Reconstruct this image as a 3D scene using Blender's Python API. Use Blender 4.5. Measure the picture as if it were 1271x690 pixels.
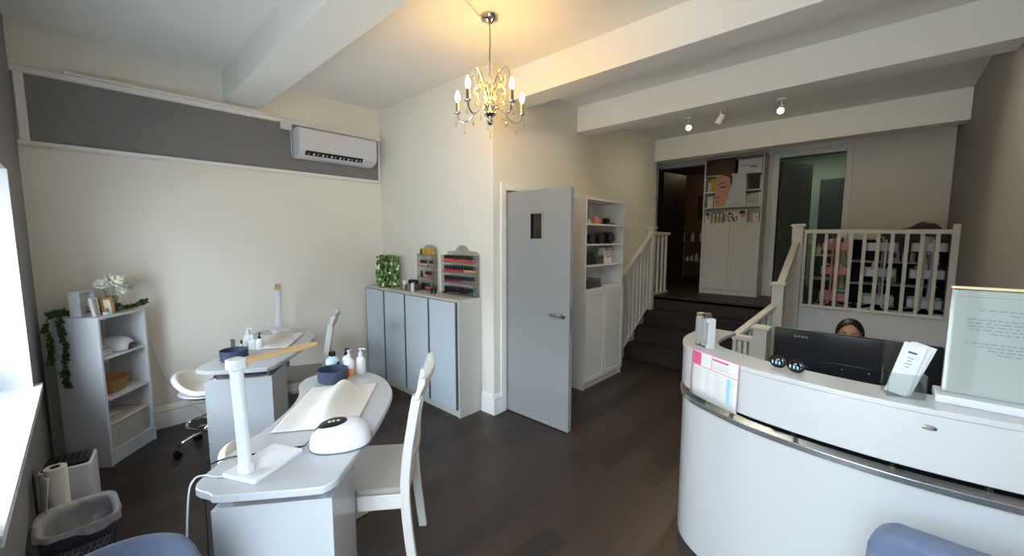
import bpy, bmesh, math, random
from mathutils import Vector, Matrix, Quaternion

random.seed(7)
PI = math.pi
for o in list(bpy.data.objects):
    bpy.data.objects.remove(o)
scene = bpy.context.scene
COL = scene.collection

# ------------------------------------------------------------------ camera, world, light, exposure
cam_data = bpy.data.cameras.new('camera')
cam = bpy.data.objects.new('camera', cam_data)
COL.objects.link(cam)
cam.location = (0, 0, 1.6)
cam.rotation_euler = (math.radians(90 - 5.633), math.radians(0.0), math.radians(42.848))
cam_data.sensor_fit = 'HORIZONTAL'
cam_data.sensor_width = 36
cam_data.lens = 493.82 / 1271 * 36
cam_data.clip_start = 0.02
scene.camera = cam

scene.view_settings.view_transform = 'Standard'
scene.view_settings.look = 'None'
scene.view_settings.gamma = 1
scene.view_settings.use_curve_mapping = False
scene.view_settings.exposure = 0.15
scene.cycles.transparent_max_bounces = 32

world = bpy.data.worlds.new('daylight')
scene.world = world
world.use_nodes = True
wn = world.node_tree
wn.nodes.clear()
wo = wn.nodes.new('ShaderNodeOutputWorld')
wb = wn.nodes.new('ShaderNodeBackground')
wb.inputs['Color'].default_value = (0.76, 0.87, 1.0, 1)
wb.inputs['Strength'].default_value = 17.0
wn.links.new(wb.outputs[0], wo.inputs[0])

sun_data = bpy.data.lights.new('sun', 'SUN')
sun_data.energy = 32
sun_data.color = (1.0, 0.95, 0.88)
sun_data.angle = math.radians(0.6)
sun = bpy.data.objects.new('sun', sun_data)
COL.objects.link(sun)
# low along the street: it lights the pavement outside and only grazes the windows
sun.rotation_mode = 'QUATERNION'
sun.rotation_quaternion = Vector((0, 0, -1)).rotation_difference(Vector((0.80, 0.02, -0.60)).normalized())


def portal(loc, sx, sz):
    l = bpy.data.lights.new('window_portal', 'AREA')
    l.shape = 'RECTANGLE'
    l.size, l.size_y = sx, sz
    l.cycles.is_portal = True
    o = bpy.data.objects.new('window_portal', l)
    COL.objects.link(o)
    o.location = loc
    o.rotation_euler = (PI / 2, 0, 0)      # faces +y, into the room
    return o


# ------------------------------------------------------------------ materials
def lin(c):
    out = []
    for v in c:
        v = v / 255
        out.append(v / 12.92 if v <= 0.04045 else ((v + 0.055) / 1.055) ** 2.4)
    return (*out, 1)


def mat(name, c, rough=0.5, metal=0.0, spec=0.5, var=0.0, vscale=8.0, bump=0.0, bscale=60.0, coat=0.0, trans=0.0, ior=1.45, sss=0.0):
    m = bpy.data.materials.new(name)
    m.use_nodes = True
    nt = m.node_tree
    b = nt.nodes['Principled BSDF']
    b.inputs['Base Color'].default_value = lin(c)
    b.inputs['Roughness'].default_value = rough
    b.inputs['Metallic'].default_value = metal
    b.inputs['Specular IOR Level'].default_value = spec
    b.inputs['Coat Weight'].default_value = coat
    b.inputs['Transmission Weight'].default_value = trans
    b.inputs['IOR'].default_value = ior
    tc = nt.nodes.new('ShaderNodeTexCoord')
    n = nt.nodes.new('ShaderNodeTexNoise')
    n.inputs['Scale'].default_value = vscale
    n.inputs['Detail'].default_value = 4
    nt.links.new(tc.outputs['Object'], n.inputs['Vector'])
    mx = nt.nodes.new('ShaderNodeMix')
    mx.data_type = 'RGBA'
    mx.blend_type = 'MULTIPLY'
    mx.inputs['Factor'].default_value = max(var, 0.02)
    mx.inputs['A'].default_value = lin(c)
    nt.links.new(n.outputs['Color'], mx.inputs['B'])
    # gentle grey variation only
    bw = nt.nodes.new('ShaderNodeRGBToBW')
    nt.links.new(n.outputs['Color'], bw.inputs[0])
    nt.links.new(bw.outputs[0], mx.inputs['B'])
    nt.links.new(mx.outputs['Result'], b.inputs['Base Color'])
    if bump:
        n2 = nt.nodes.new('ShaderNodeTexNoise')
        n2.inputs['Scale'].default_value = bscale
        n2.inputs['Detail'].default_value = 5
        nt.links.new(tc.outputs['Object'], n2.inputs['Vector'])
        bp = nt.nodes.new('ShaderNodeBump')
        bp.inputs['Strength'].default_value = bump
        bp.inputs['Distance'].default_value = 0.01
        nt.links.new(n2.outputs[0], bp.inputs['Height'])
        nt.links.new(bp.outputs[0], b.inputs['Normal'])
    return m


def clear_mat(name, tint=(245, 248, 248), gloss=0.12, rough=0.03):
    m = bpy.data.materials.new(name)
    m.use_nodes = True
    nt = m.node_tree
    nt.nodes.clear()
    o = nt.nodes.new('ShaderNodeOutputMaterial')
    t = nt.nodes.new('ShaderNodeBsdfTransparent')
    t.inputs[0].default_value = lin(tint)
    g = nt.nodes.new('ShaderNodeBsdfGlossy')
    g.inputs['Roughness'].default_value = rough
    fr = nt.nodes.new('ShaderNodeLayerWeight')
    fr.inputs['Blend'].default_value = 0.5
    pw = nt.nodes.new('ShaderNodeMath')
    pw.operation = 'POWER'
    pw.inputs[1].default_value = 4.0
    nt.links.new(fr.outputs['Facing'], pw.inputs[0])
    ad = nt.nodes.new('ShaderNodeMath')
    ad.operation = 'MULTIPLY_ADD'
    ad.inputs[1].default_value = 0.5
    ad.inputs[2].default_value = 0.03 + gloss * 0.3
    nt.links.new(pw.outputs[0], ad.inputs[0])
    mx = nt.nodes.new('ShaderNodeMixShader')
    nt.links.new(ad.outputs[0], mx.inputs[0])
    nt.links.new(t.outputs[0], mx.inputs[1])
    nt.links.new(g.outputs[0], mx.inputs[2])
    nt.links.new(mx.outputs[0], o.inputs[0])
    return m


def haze_mat(name, c, alpha, rough=0.3):
    """thin milky plastic: part diffuse, part see-through"""
    m = bpy.data.materials.new(name)
    m.use_nodes = True
    nt = m.node_tree
    b = nt.nodes['Principled BSDF']
    b.inputs['Base Color'].default_value = lin(c)
    b.inputs['Roughness'].default_value = rough
    n = nt.nodes.new('ShaderNodeTexNoise')
    n.inputs['Scale'].default_value = 14
    rp = nt.nodes.new('ShaderNodeMapRange')
    rp.inputs['To Min'].default_value = alpha * 0.7
    rp.inputs['To Max'].default_value = min(1, alpha * 1.3)
    nt.links.new(n.outputs[0], rp.inputs[0])
    nt.links.new(rp.outputs[0], b.inputs['Alpha'])
    return m


def emit_mat(name, c, s):
    m = bpy.data.materials.new(name)
    m.use_nodes = True
    nt = m.node_tree
    nt.nodes.clear()
    o = nt.nodes.new('ShaderNodeOutputMaterial')
    e = nt.nodes.new('ShaderNodeEmission')
    e.inputs[0].default_value = lin(c)
    e.inputs[1].default_value = s
    nt.links.new(e.outputs[0], o.inputs[0])
    return m


def plank_mat(name, c1, c2, pw=0.16, pl=1.2, rough=0.38, along='Y'):
    m = bpy.data.materials.new(name)
    m.use_nodes = True
    nt = m.node_tree
    b = nt.nodes['Principled BSDF']
    tc = nt.nodes.new('ShaderNodeTexCoord')
    mp = nt.nodes.new('ShaderNodeMapping')
    if along == 'Y':
        mp.inputs['Rotation'].default_value = (0, 0, PI / 2)
    nt.links.new(tc.outputs['Object'], mp.inputs[0])
    br = nt.nodes.new('ShaderNodeTexBrick')
    br.inputs['Scale'].default_value = 1
    br.inputs['Brick Width'].default_value = pl
    br.inputs['Row Height'].default_value = pw
    br.inputs['Mortar Size'].default_value = 0.0015
    br.inputs['Mortar Smooth'].default_value = 0.2
    br.inputs['Color1'].default_value = (0.0, 0.0, 0.0, 1)
    br.inputs['Color2'].default_value = (1, 1, 1, 1)
    br.inputs['Mortar'].default_value = (0.0, 0.0, 0.0, 1)
    br.offset = 0.37
    nt.links.new(mp.outputs[0], br.inputs[0])
    st = nt.nodes.new('ShaderNodeMapping')
    st.inputs['Scale'].default_value = (1.2, 28, 1)
    nt.links.new(mp.outputs[0], st.inputs[0])
    no = nt.nodes.new('ShaderNodeTexNoise')
    no.inputs['Scale'].default_value = 2.2
    no.inputs['Detail'].default_value = 8
    no.inputs['Roughness'].default_value = 0.65
    nt.links.new(st.outputs[0], no.inputs[0])
    bw = nt.nodes.new('ShaderNodeRGBToBW')
    nt.links.new(br.outputs['Color'], bw.inputs[0])
    ma = nt.nodes.new('ShaderNodeMath')
    ma.operation = 'MULTIPLY_ADD'
    ma.inputs[1].default_value = 0.45
    nt.links.new(bw.outputs[0], ma.inputs[0])
    m2 = nt.nodes.new('ShaderNodeMath')
    m2.operation = 'MULTIPLY'
    m2.inputs[1].default_value = 0.8
    nt.links.new(no.outputs[0], m2.inputs[0])
    nt.links.new(m2.outputs[0], ma.inputs[2])
    cr = nt.nodes.new('ShaderNodeValToRGB')
    cr.color_ramp.elements[0].position = 0.2
    cr.color_ramp.elements[0].color = lin(c1)
    cr.color_ramp.elements[1].position = 0.85
    cr.color_ramp.elements[1].color = lin(c2)
    nt.links.new(ma.outputs[0], cr.inputs[0])
    nt.links.new(cr.outputs[0], b.inputs['Base Color'])
    b.inputs['Roughness'].default_value = rough
    b.inputs['Specular IOR Level'].default_value = 0.35
    bp = nt.nodes.new('ShaderNodeBump')
    bp.inputs['Strength'].default_value = 0.12
    bp.inputs['Distance'].default_value = 0.004
    nt.links.new(no.outputs[0], bp.inputs['Height'])
    nt.links.new(bp.outputs[0], b.inputs['Normal'])
    return m


def weave_mat(name, c, scale=160, rough=0.9):
    m = mat(name, c, rough, var=0.35, vscale=35, spec=0.15)
    nt = m.node_tree
    b = nt.nodes['Principled BSDF']
    tc = nt.nodes.new('ShaderNodeTexCoord')
    n = nt.nodes.new('ShaderNodeTexNoise')
    n.inputs['Scale'].default_value = scale
    n.inputs['Detail'].default_value = 6
    nt.links.new(tc.outputs['Object'], n.inputs['Vector'])
    bp = nt.nodes.new('ShaderNodeBump')
    bp.inputs['Strength'].default_value = 0.5
    bp.inputs['Distance'].default_value = 0.006
    nt.links.new(n.outputs[0], bp.inputs['Height'])
    nt.links.new(bp.outputs[0], b.inputs['Normal'])
    b.inputs['Sheen Weight'].default_value = 0.2
    return m


def marble_mat(name):
    m = mat(name, (236, 238, 242), 0.18, var=0.06, vscale=6)
    nt = m.node_tree
    b = nt.nodes['Principled BSDF']
    tc = nt.nodes.new('ShaderNodeTexCoord')
    w = nt.nodes.new('ShaderNodeTexWave')
    w.inputs['Scale'].default_value = 3.0
    w.inputs['Distortion'].default_value = 9
    w.inputs['Detail'].default_value = 4
    w.inputs['Detail Scale'].default_value = 1.6
    nt.links.new(tc.outputs['Object'], w.inputs[0])
    cr = nt.nodes.new('ShaderNodeValToRGB')
    cr.color_ramp.elements[0].position = 0.0
    cr.color_ramp.elements[0].color = lin((222, 227, 233))
    cr.color_ramp.elements[1].position = 0.22
    cr.color_ramp.elements[1].color = lin((240, 242, 246))
    nt.links.new(w.outputs[0], cr.inputs[0])
    nt.links.new(cr.outputs[0], b.inputs['Base Color'])
    return m


M = {}
M['cream'] = mat('cream_wall_paint', (238, 234, 222), 0.55, var=0.06, vscale=1.5, bump=0.04, bscale=90, spec=0.35)
M['ceil'] = mat('ceiling_paint', (243, 241, 234), 0.7, var=0.05, vscale=1.2)
M['greytex'] = mat('grey_textured_paper', (133, 131, 131), 0.6, var=0.2, vscale=14, bump=0.6, bscale=38)
M['greywall'] = mat('grey_wall_paint', (140, 136, 131), 0.6, var=0.15, vscale=20, bump=0.3, bscale=60)
M['trim'] = mat('white_trim_paint', (238, 237, 232), 0.4, var=0.04)
M['railpaint'] = mat('balustrade_paint', (222, 218, 206), 0.45, var=0.05)
M['white'] = mat('white_lacquer', (210, 212, 215), 0.3, var=0.03, spec=0.5)
M['gloss'] = mat('white_gloss', (210, 212, 216), 0.14, var=0.02, spec=0.5)
M['desk'] = mat('desk_white_gloss', (203, 203, 202), 0.2, var=0.02)
M['table'] = mat('manicure_table_white', (178, 180, 183), 0.25, var=0.02)
M['wood_white'] = mat('white_painted_wood', (206, 203, 196), 0.35, var=0.06, vscale=25)
M['foil'] = mat('white_foil_board', (220, 219, 214), 0.4, var=0.04)
M['doorgrey'] = mat('grey_door_paint', (154, 156, 154), 0.35, var=0.05)
M['sidedoor'] = mat('blue_grey_door_lacquer', (198, 208, 216), 0.2, var=0.03)
M['carcass'] = mat('pale_grey_carcass', (200, 198, 190), 0.35, var=0.04)
M['alu'] = mat('grey_aluminium_edge', (112, 118, 122), 0.4, metal=0.6)
M['chrome'] = mat('chrome', (215, 215, 212), 0.08, metal=1.0)
M['steel'] = mat('brushed_steel', (165, 163, 158), 0.28, metal=1.0)
M['floor'] = plank_mat('dark_wood_planks', (30, 25, 23), (64, 53, 47))
M['stair'] = plank_mat('dark_stair_planks', (30, 25, 23), (62, 52, 46), along='X', rough=0.45)
M['black'] = mat('black_plastic', (18, 18, 20), 0.3)
M['blackmat'] = mat('black_matt', (22, 21, 22), 0.7, var=0.2)
M['screenback'] = mat('monitor_black', (20, 21, 25), 0.28)
M['navy'] = mat('navy_plastic', (62, 70, 92), 0.5, var=0.05)
M['bin'] = mat('slate_blue_plastic', (66, 70, 84), 0.5, var=0.05)
M['blue_fabric'] = weave_mat('blue_grey_fabric', (104, 116, 140))
M['taupe'] = weave_mat('taupe_seat_fabric', (168, 160, 150), 220, 0.8)
M['cushion'] = mat('cream_cushion', (226, 220, 208), 0.6, var=0.05, bump=0.1)
M['paper'] = mat('paper_white', (226, 225, 221), 0.8, var=0.02)
M['tissue'] = mat('soft_white_towel', (216, 214, 208), 0.85, var=0.05, bump=0.2, bscale=120)
M['gold'] = mat('pale_gold_metal', (205, 176, 130), 0.35, metal=0.3)
M['marble'] = marble_mat('white_marble')
M['clear'] = clear_mat('clear_acrylic')
M['clearg'] = clear_mat('grey_clear_acrylic', (236, 236, 233), 0.25, 0.12)
M['pane'] = clear_mat('window_pane', (250, 252, 252), 0.02)
M['crystal'] = clear_mat('crystal', (255, 250, 235), 0.45, 0.02)
M['liner'] = haze_mat('thin_white_liner', (250, 251, 252), 0.34)
M['milky'] = haze_mat('milky_bottle', (238, 240, 240), 0.72)
M['pink'] = mat('pink_enamel', (226, 150, 146), 0.4, var=0.04)
M['magenta'] = mat('magenta_print', (222, 92, 138), 0.6)
M['skyprint'] = mat('light_blue_print', (160, 205, 232), 0.6)
M['greyprint'] = mat('grey_print', (165, 168, 172), 0.7)
M['notice'] = mat('notice_paper', (204, 202, 194), 0.7, var=0.02)
M['textink'] = mat('dark_ink', (70, 72, 78), 0.7)
M['leafg'] = mat('ivy_leaf', (52, 82, 40), 0.5, var=0.4, vscale=30)
M['leafp'] = mat('pale_leaf', (160, 196, 120), 0.5, var=0.5, vscale=30)
M['leafm'] = mat('mid_leaf', (98, 146, 66), 0.5, var=0.5, vscale=30)
M['petal'] = mat('white_petal', (240, 240, 226), 0.6, var=0.05)
M['wicker'] = mat('wicker', (186, 142, 88), 0.6, var=0.4, vscale=60, bump=0.5, bscale=160)
M['wickerd'] = mat('dark_wicker', (70, 44, 28), 0.6, var=0.4, vscale=60)
M['plasticcream'] = mat('cream_crate_plastic', (212, 206, 196), 0.45, var=0.04)
M['skin'] = mat('skin', (208, 158, 132), 0.5, var=0.06, vscale=25)
M['hair'] = mat('dark_brown_hair', (30, 19, 15), 0.45, var=0.5, vscale=90)
M['eye'] = mat('eye_dark', (40, 30, 26), 0.2)
M['cloth'] = weave_mat('black_tunic', (32, 32, 36))
M['darktowel'] = weave_mat('black_towel', (20, 19, 22), 200)
M['greytowel'] = weave_mat('charcoal_towel', (66, 64, 66), 200)
M['brownblanket'] = weave_mat('taupe_blanket', (98, 91, 86), 120)
M['brownbox'] = mat('brown_box', (92, 70, 50), 0.7, var=0.2)
M['goldbox'] = mat('gold_box', (206, 168, 72), 0.35, metal=0.3)
M['darkdoor'] = mat('dark_brown_door', (52, 38, 31), 0.5, var=0.2)
M['greendoor'] = mat('dark_grey_door', (104, 106, 98), 0.5, var=0.1)
M['palegreen'] = mat('pale_green_wall', (178, 188, 168), 0.6, var=0.05)
M['brownroom'] = mat('brown_room_wall', (120, 95, 74), 0.7, var=0.1)
M['roller'] = mat('charcoal_blind', (58, 60, 60), 0.7, var=0.1)
M['bulb'] = emit_mat('warm_bulb_glow', (255, 226, 165), 22)
M['warmled'] = emit_mat('warm_spot_glow', (255, 214, 130), 14)
M['coolled'] = emit_mat('cool_spot_glow', (236, 250, 255), 14)
M['strip'] = emit_mat('ceiling_tube_glow', (225, 255, 220), 1.6)
M['blueliq'] = mat('blue_liquid', (70, 130, 200), 0.15, var=0.25, vscale=30)
M['paleblue'] = mat('pale_blue_bottle', (190, 214, 236), 0.2, var=0.1)
M['orangeliq'] = mat('orange_liquid', (226, 150, 84), 0.2)
M['greenlab'] = mat('green_label', (150, 180, 120), 0.5)
M['teal'] = mat('teal_box', (60, 150, 130), 0.5)
M['pave'] = mat('pavement', (150, 148, 145), 0.8, var=0.3, vscale=3)
M['hedge'] = mat('hedge_leaf', (96, 150, 60), 0.6, var=0.5, vscale=20)
M['sky_blocker'] = mat('sky_blocker_brick', (128, 116, 102), 0.8, var=0.3, vscale=3)
M['render'] = mat('pale_render', (214, 212, 206), 0.8, var=0.1)
M['postersk'] = mat('poster_skin_print', (208, 160, 134), 0.5, var=0.1, vscale=10)
M['posterhair'] = mat('poster_hair_print', (66, 48, 40), 0.5, var=0.2)
M['posterlip'] = mat('poster_lip_print', (178, 96, 92), 0.5)
M['posterbg'] = mat('poster_pale_print', (206, 208, 210), 0.45)
M['pinkish'] = mat('coral_item', (226, 140, 120), 0.5)
M['creamtop'] = mat('cream_edge', (232, 214, 172), 0.4)
M['chromeband'] = mat('chrome_band', (205, 208, 212), 0.1, metal=1.0)
M['lipsteel'] = mat('polished_lip', (205, 208, 210), 0.22, metal=0.85)
M['smoke'] = clear_mat('smoke_plastic', (70, 66, 72), 0.3, 0.05)


# ------------------------------------------------------------------ mesh helpers
class MB:
    def __init__(self):
        self.bm = bmesh.new()

    def box(self, x0, x1, y0, y1, z0, z1, mtx=None):
        ps = [(x0, y0, z0), (x1, y0, z0), (x1, y1, z0), (x0, y1, z0), (x0, y0, z1), (x1, y0, z1), (x1, y1, z1), (x0, y1, z1)]
        if mtx is not None:
            ps = [mtx @ Vector(p) for p in ps]
        v = [self.bm.verts.new(p) for p in ps]
        for f in ((3, 2, 1, 0), (4, 5, 6, 7), (0, 1, 5, 4), (1, 2, 6, 5), (2, 3, 7, 6), (3, 0, 4, 7)):
            self.bm.faces.new([v[i] for i in f])
        return self

    def ring_faces(self, rings, closed=True, cap=True):
        n = len(rings[0])
        for a, b in zip(rings, rings[1:]):
            for i in range(n if closed else n - 1):
                j = (i + 1) % n
                self.bm.faces.new((a[i], a[j], b[j], b[i]))
        if cap and closed:
            self.bm.faces.new(list(reversed(rings[0])))
            self.bm.faces.new(rings[-1])
        return self

    def cyl(self, p0, p1, r0, r1=None, n=16):
        r1 = r0 if r1 is None else r1
        return self.tube([p0, p1], [r0, r1], n)

    def tube(self, pts, r, n=8, flat=1.0):
        pts = [Vector(p) for p in pts]
        rs = r if isinstance(r, (list, tuple)) else [r] * len(pts)
        rings = []
        up = None
        for i, p in enumerate(pts):
            d = (pts[min(i + 1, len(pts) - 1)] - pts[max(i - 1, 0)]).normalized()
            if up is None:
                up = Vector((0, 0, 1)) if abs(d.z) < 0.9 else Vector((1, 0, 0))
            up = (up - d * up.dot(d))
            if up.length < 1e-6:
                up = d.orthogonal()
            up.normalize()
            s = d.cross(up)
            rings.append([self.bm.verts.new(p + (s * math.cos(a) + up * math.sin(a) * flat) * rs[i])
                          for a in (2 * PI * k / n for k in range(n))])
        return self.ring_faces(rings)

    def lathe(self, prof, n=24, at=(0, 0, 0), sx=1, sy=1):
        rings = []
        for r, z in prof:
            r = max(r, 1e-4)
            rings.append([self.bm.verts.new((at[0] + r * math.cos(2 * PI * k / n) * sx, at[1] + r * math.sin(2 * PI * k / n) * sy, at[2] + z))
                          for k in range(n)])
        return self.ring_faces(rings)

    def prism(self, poly, z0, z1, mtx=None):
        a = [Vector((x, y, z0)) for x, y in poly]
        b = [Vector((x, y, z1)) for x, y in poly]
        if mtx is not None:
            a = [mtx @ p for p in a]
            b = [mtx @ p for p in b]
        return self.ring_faces([[self.bm.verts.new(p) for p in a], [self.bm.verts.new(p) for p in b]])

    def ball(self, c, r, n=12, m=8):
        r = (r, r, r) if not isinstance(r, (tuple, list)) else r
        rings = []
        for j in range(m + 1):
            t = PI * j / m
            s = max(math.sin(t), 1e-3)
            rings.append([self.bm.verts.new((c[0] + r[0] * s * math.cos(2 * PI * k / n), c[1] + r[1] * s * math.sin(2 * PI * k / n), c[2] - r[2] * math.cos(t)))
                          for k in range(n)])
        return self.ring_faces(rings)

    def grid(self, fn, nu, nv, wrap=False):
        g = [[self.bm.verts.new(fn(i / nu, j / nv)) for j in range(nv + (0 if wrap else 1))] for i in range(nu + 1)]
        w = nv if wrap else nv
        for i in range(nu):
            for j in range(w):
                k = (j + 1) % nv if wrap else j + 1
                self.bm.faces.new((g[i][j], g[i + 1][j], g[i + 1][k], g[i][k]))
        return self

    def poly(self, pts):
        self.bm.faces.new([self.bm.verts.new(p) for p in pts])
        return self

    def xform(self, mtx):
        bmesh.ops.transform(self.bm, matrix=mtx, verts=self.bm.verts)
        return self

    def build(self, name, m, parent=None, bev=0, seg=2, solid=0, sub=0, angle=35, wire=0, flat=False):
        bmesh.ops.recalc_face_normals(self.bm, faces=self.bm.faces)
        me = bpy.data.meshes.new(name)
        self.bm.to_mesh(me)
        self.bm.free()
        if not flat:
            me.shade_smooth()
            me.set_sharp_from_angle(angle=math.radians(angle))
        me.materials.append(M[m] if isinstance(m, str) else m)
        o = bpy.data.objects.new(name, me)
        COL.objects.link(o)
        if parent is not None:
            o.parent = parent
        if wire:
            w = o.modifiers.new('wire', 'WIREFRAME')
            w.thickness = wire
            w.use_even_offset = False
        if solid:
            s = o.modifiers.new('solid', 'SOLIDIFY')
            s.thickness = solid
            s.offset = 0
        if bev:
            b = o.modifiers.new('bevel', 'BEVEL')
            b.width = bev
            b.segments = seg
            b.limit_method = 'ANGLE'
            b.angle_limit = math.radians(40)
            b.harden_normals = False
        if sub:
            s = o.modifiers.new('sub', 'SUBSURF')
            s.levels = s.render_levels = sub
        return o


def tag(o, label, cat, group=None, kind=None):
    o['label'] = label
    o['category'] = cat
    if group:
        o['group'] = group
    if kind:
        o['kind'] = kind
    return o


def thing(name, label, cat, loc=(0, 0, 0), rz=0.0, group=None, kind=None):
    o = bpy.data.objects.new(name, None)
    COL.objects.link(o)
    o.location = loc
    o.rotation_euler = (0, 0, rz)
    o.empty_display_size = 0.05
    return tag(o, label, cat, group, kind)


def solo(mb, name, m, label, cat, loc=(0, 0, 0), rz=0.0, group=None, **kw):
    o = mb.build(name, m, **kw)
    o.location = loc
    o.rotation_euler = (0, 0, rz)
    return tag(o, label, cat, group)


def struct(mb, name, m, parent=None, **kw):
    o = mb.build(name, m, parent, **kw)
    if parent is None:
        o['kind'] = 'structure'
    return o


def kids(o):
    return [c for c in bpy.data.objects if c.parent is o]


def dup(root, loc, rz, label=None, group=None):
    def cp(o, par):
        c = o.copy()
        COL.objects.link(c)
        if par is not None:
            c.parent = par
        for ch in kids(o):
            cp(ch, c)
        return c
    r = cp(root, None)
    r.location = loc
    r.rotation_euler = (0, 0, rz)
    if label:
        r['label'] = label
    if group:
        r['group'] = group
    return r


def rrect(x0, x1, y0, y1, r, n=5):
    pts = []
    for cx, cy, a in ((x1 - r, y1 - r, 0), (x0 + r, y1 - r, 90), (x0 + r, y0 + r, 180), (x1 - r, y0 + r, 270)):
        for k in range(n + 1):
            t = math.radians(a + 90 * k / n)
            pts.append((cx + r * math.cos(t), cy + r * math.sin(t)))
    return pts


def spline(ctrl, n=8, closed=False):
    ctrl = [Vector(p) for p in ctrl]
    out = []
    N = len(ctrl)
    for i in range(N if closed else N - 1):
        if closed:
            p0, p1, p2, p3 = (ctrl[(i + k) % N] for k in (-1, 0, 1, 2))
        else:
            p0, p1, p2, p3 = ctrl[max(i - 1, 0)], ctrl[i], ctrl[i + 1], ctrl[min(i + 2, N - 1)]
        for k in range(n):
            t = k / n
            out.append(0.5 * ((2 * p1) + (-p0 + p2) * t + (2 * p0 - 5 * p1 + 4 * p2 - p3) * t * t + (-p0 + 3 * p1 - 3 * p2 + p3) * t ** 3))
    if not closed:
        out.append(ctrl[-1])
    return out


def RZ(a):
    return Matrix.Rotation(a, 4, 'Z')


def T(x, y, z):
    return Matrix.Translation((x, y, z))


# ------------------------------------------------------------------ the room shell
W1, W2, W3, WR, WF, WB = -4.39, 2.455, -2.50, 0.53, -0.25, 6.75
CZ, CZ2 = 3.07, 3.01
LZ = 0.77

struct(MB().box(-4.6, 0.8, -0.6, 5.75, -0.1, 0), 'floor', 'floor')
struct(MB().box(-4.6, 0.8, -0.5, 2.75, CZ, CZ + 0.1), 'ceiling', 'ceil')
struct(MB().box(-2.6, 0.8, 2.75, 6.9, CZ2, CZ2 + 0.1), 'ceiling_rear', 'ceil')
struct(MB().box(W1 - 0.15, W1, -0.5, W2 + 0.2, 0, CZ), 'wall_left', 'cream')
struct(MB().box(W1 - 0.15, W3 - 0.12, W2, W2 + 0.08, 0, CZ), 'wall_alcove', 'cream')
# wall with the grey door: opening y 2.62..3.34
m = MB()
m.box(W3 - 0.12, W3, W2 + 0.0, 2.62, 0, CZ)
m.box(W3 - 0.12, W3, 2.62, 3.36, 2.03, CZ)
m.box(W3 - 0.12, W3, 3.36, 5.83, 0, CZ)
struct(m, 'wall_hall', 'cream')
m = MB()
m.box(-3.5, W3 - 0.125, W2 + 0.08, 2.6, 0, 2.5).box(-3.5, -3.4, 2.6, 3.4, 0, 2.5).box(-3.5, W3 - 0.125, 3.4, 3.5, 0, 2.5).box(-3.4, W3 - 0.125, 2.6, 3.4, 2.4, 2.5)
struct(m, 'wall_closet', 'brownroom')
struct(MB().box(WR, WR + 0.15, -0.5, WB + 0.2, 0, CZ), 'wall_right', 'greywall')
# front wall with two window openings
XA0, XA1, ZA0, ZA1 = -3.55, -1.90, 0.715, 1.98
XB0, XB1, ZB0, ZB1 = -0.92, 0.46, 0.35, 2.85
m = MB()
WT = 0.16
m.box(W1 - 0.15, XA0, WF - WT, WF, 0, CZ)
m.box(XA0, XA1, WF - WT, WF, 0, ZA0)
m.box(XA0, XA1, WF - WT, WF, ZA1, CZ)
m.box(XA1, XB0, WF - WT, WF, 0, CZ)
m.box(XB0, XB1, WF - WT, WF, 0, ZB0)
m.box(XB0, XB1, WF - WT, WF, ZB1, CZ)
m.box(XB1, WR + 0.15, WF - WT, WF, 0, CZ)
struct(m, 'wall_front', 'greytex')
YB = -0.80       # outer face of the display bay
m = MB()
m.box(XA0 - 0.06, XA0, YB, WF - WT, 0.0, ZA1 + 0.08).box(XA1, XA1 + 0.06, YB, WF - WT, 0.0, ZA1 + 0.08)
m.box(XA0, XA1, YB, WF - WT, ZA1, ZA1 + 0.08).box(XA0, XA1, YB, WF - WT, 0.0, 0.715)
struct(m, 'trim_14', 'white')
struct(MB().box(XA0 - 0.003, XA0 + 0.012, WF - WT, WF + 0.001, ZA0, ZA1), 'trim_15', 'white')
for k, (x0, x1, z0, z1) in enumerate(((XA0, XA1, 0.75, ZA1), (XB0, XB1, ZB0, ZB1))):
    f = 0.045
    yy = WF - 0.09 if k else YB + 0.04
    m = MB()
    m.box(x0, x0 + f, yy - 0.03, yy + 0.03, z0, z1).box(x1 - f, x1, yy - 0.03, yy + 0.03, z0, z1)
    m.box(x0 + f, x1 - f, yy - 0.03, yy + 0.03, z0, z0 + f).box(x0 + f, x1 - f, yy - 0.03, yy + 0.03, z1 - f, z1)
    w = struct(m, 'window_%d' % (k + 1), 'white')
    MB().box(x0 + f, x1 - f, yy - 0.004, yy + 0.004, z0 + f, z1 - f).build('pane', 'pane', w)
    portal(((x0 + x1) / 2, yy - 0.04, (z0 + z1) / 2), x1 - x0 - 2 * f, z1 - z0 - 2 * f)
m = MB()
m.box(-3.60, -1.80, WF, -0.215, 0.715, 0.75).box(XA0, XA1, YB + 0.08, WF, 0.715, 0.75)
sill = struct(m, 'trim_1', 'marble')
sill['label'] = 'white marble window sill'

# grey upper panel and rails on the left wall
struct(MB().box(W1, W1 + 0.006, -0.19, 2.42, 2.265, 2.725), 'trim_2', 'greytex')
m = MB()
m.box(W1, W1 + 0.03, WF, W2, 2.245, 2.275)
m.box(W1, W1 + 0.02, WF, W2, 2.235, 2.245)
struct(m, 'trim_3', 'trim', bev=0.004)
m = MB()
m.box(W1, W1 + 0.035, WF, W2, 2.725, 2.765)
m.box(W1, W1 + 0.06, 0.0, 1.33, 2.765, 2.785)
struct(m, 'trim_4', 'trim', bev=0.004)
struct(MB().box(W1, W1 + 0.03, -0.235, -0.19, 2.275, 2.725), 'trim_5', 'trim')
struct(MB().box(W1, W1 + 0.025, 2.42, 2.44, 2.275, 2.725), 'trim_6', 'trim')
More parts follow.
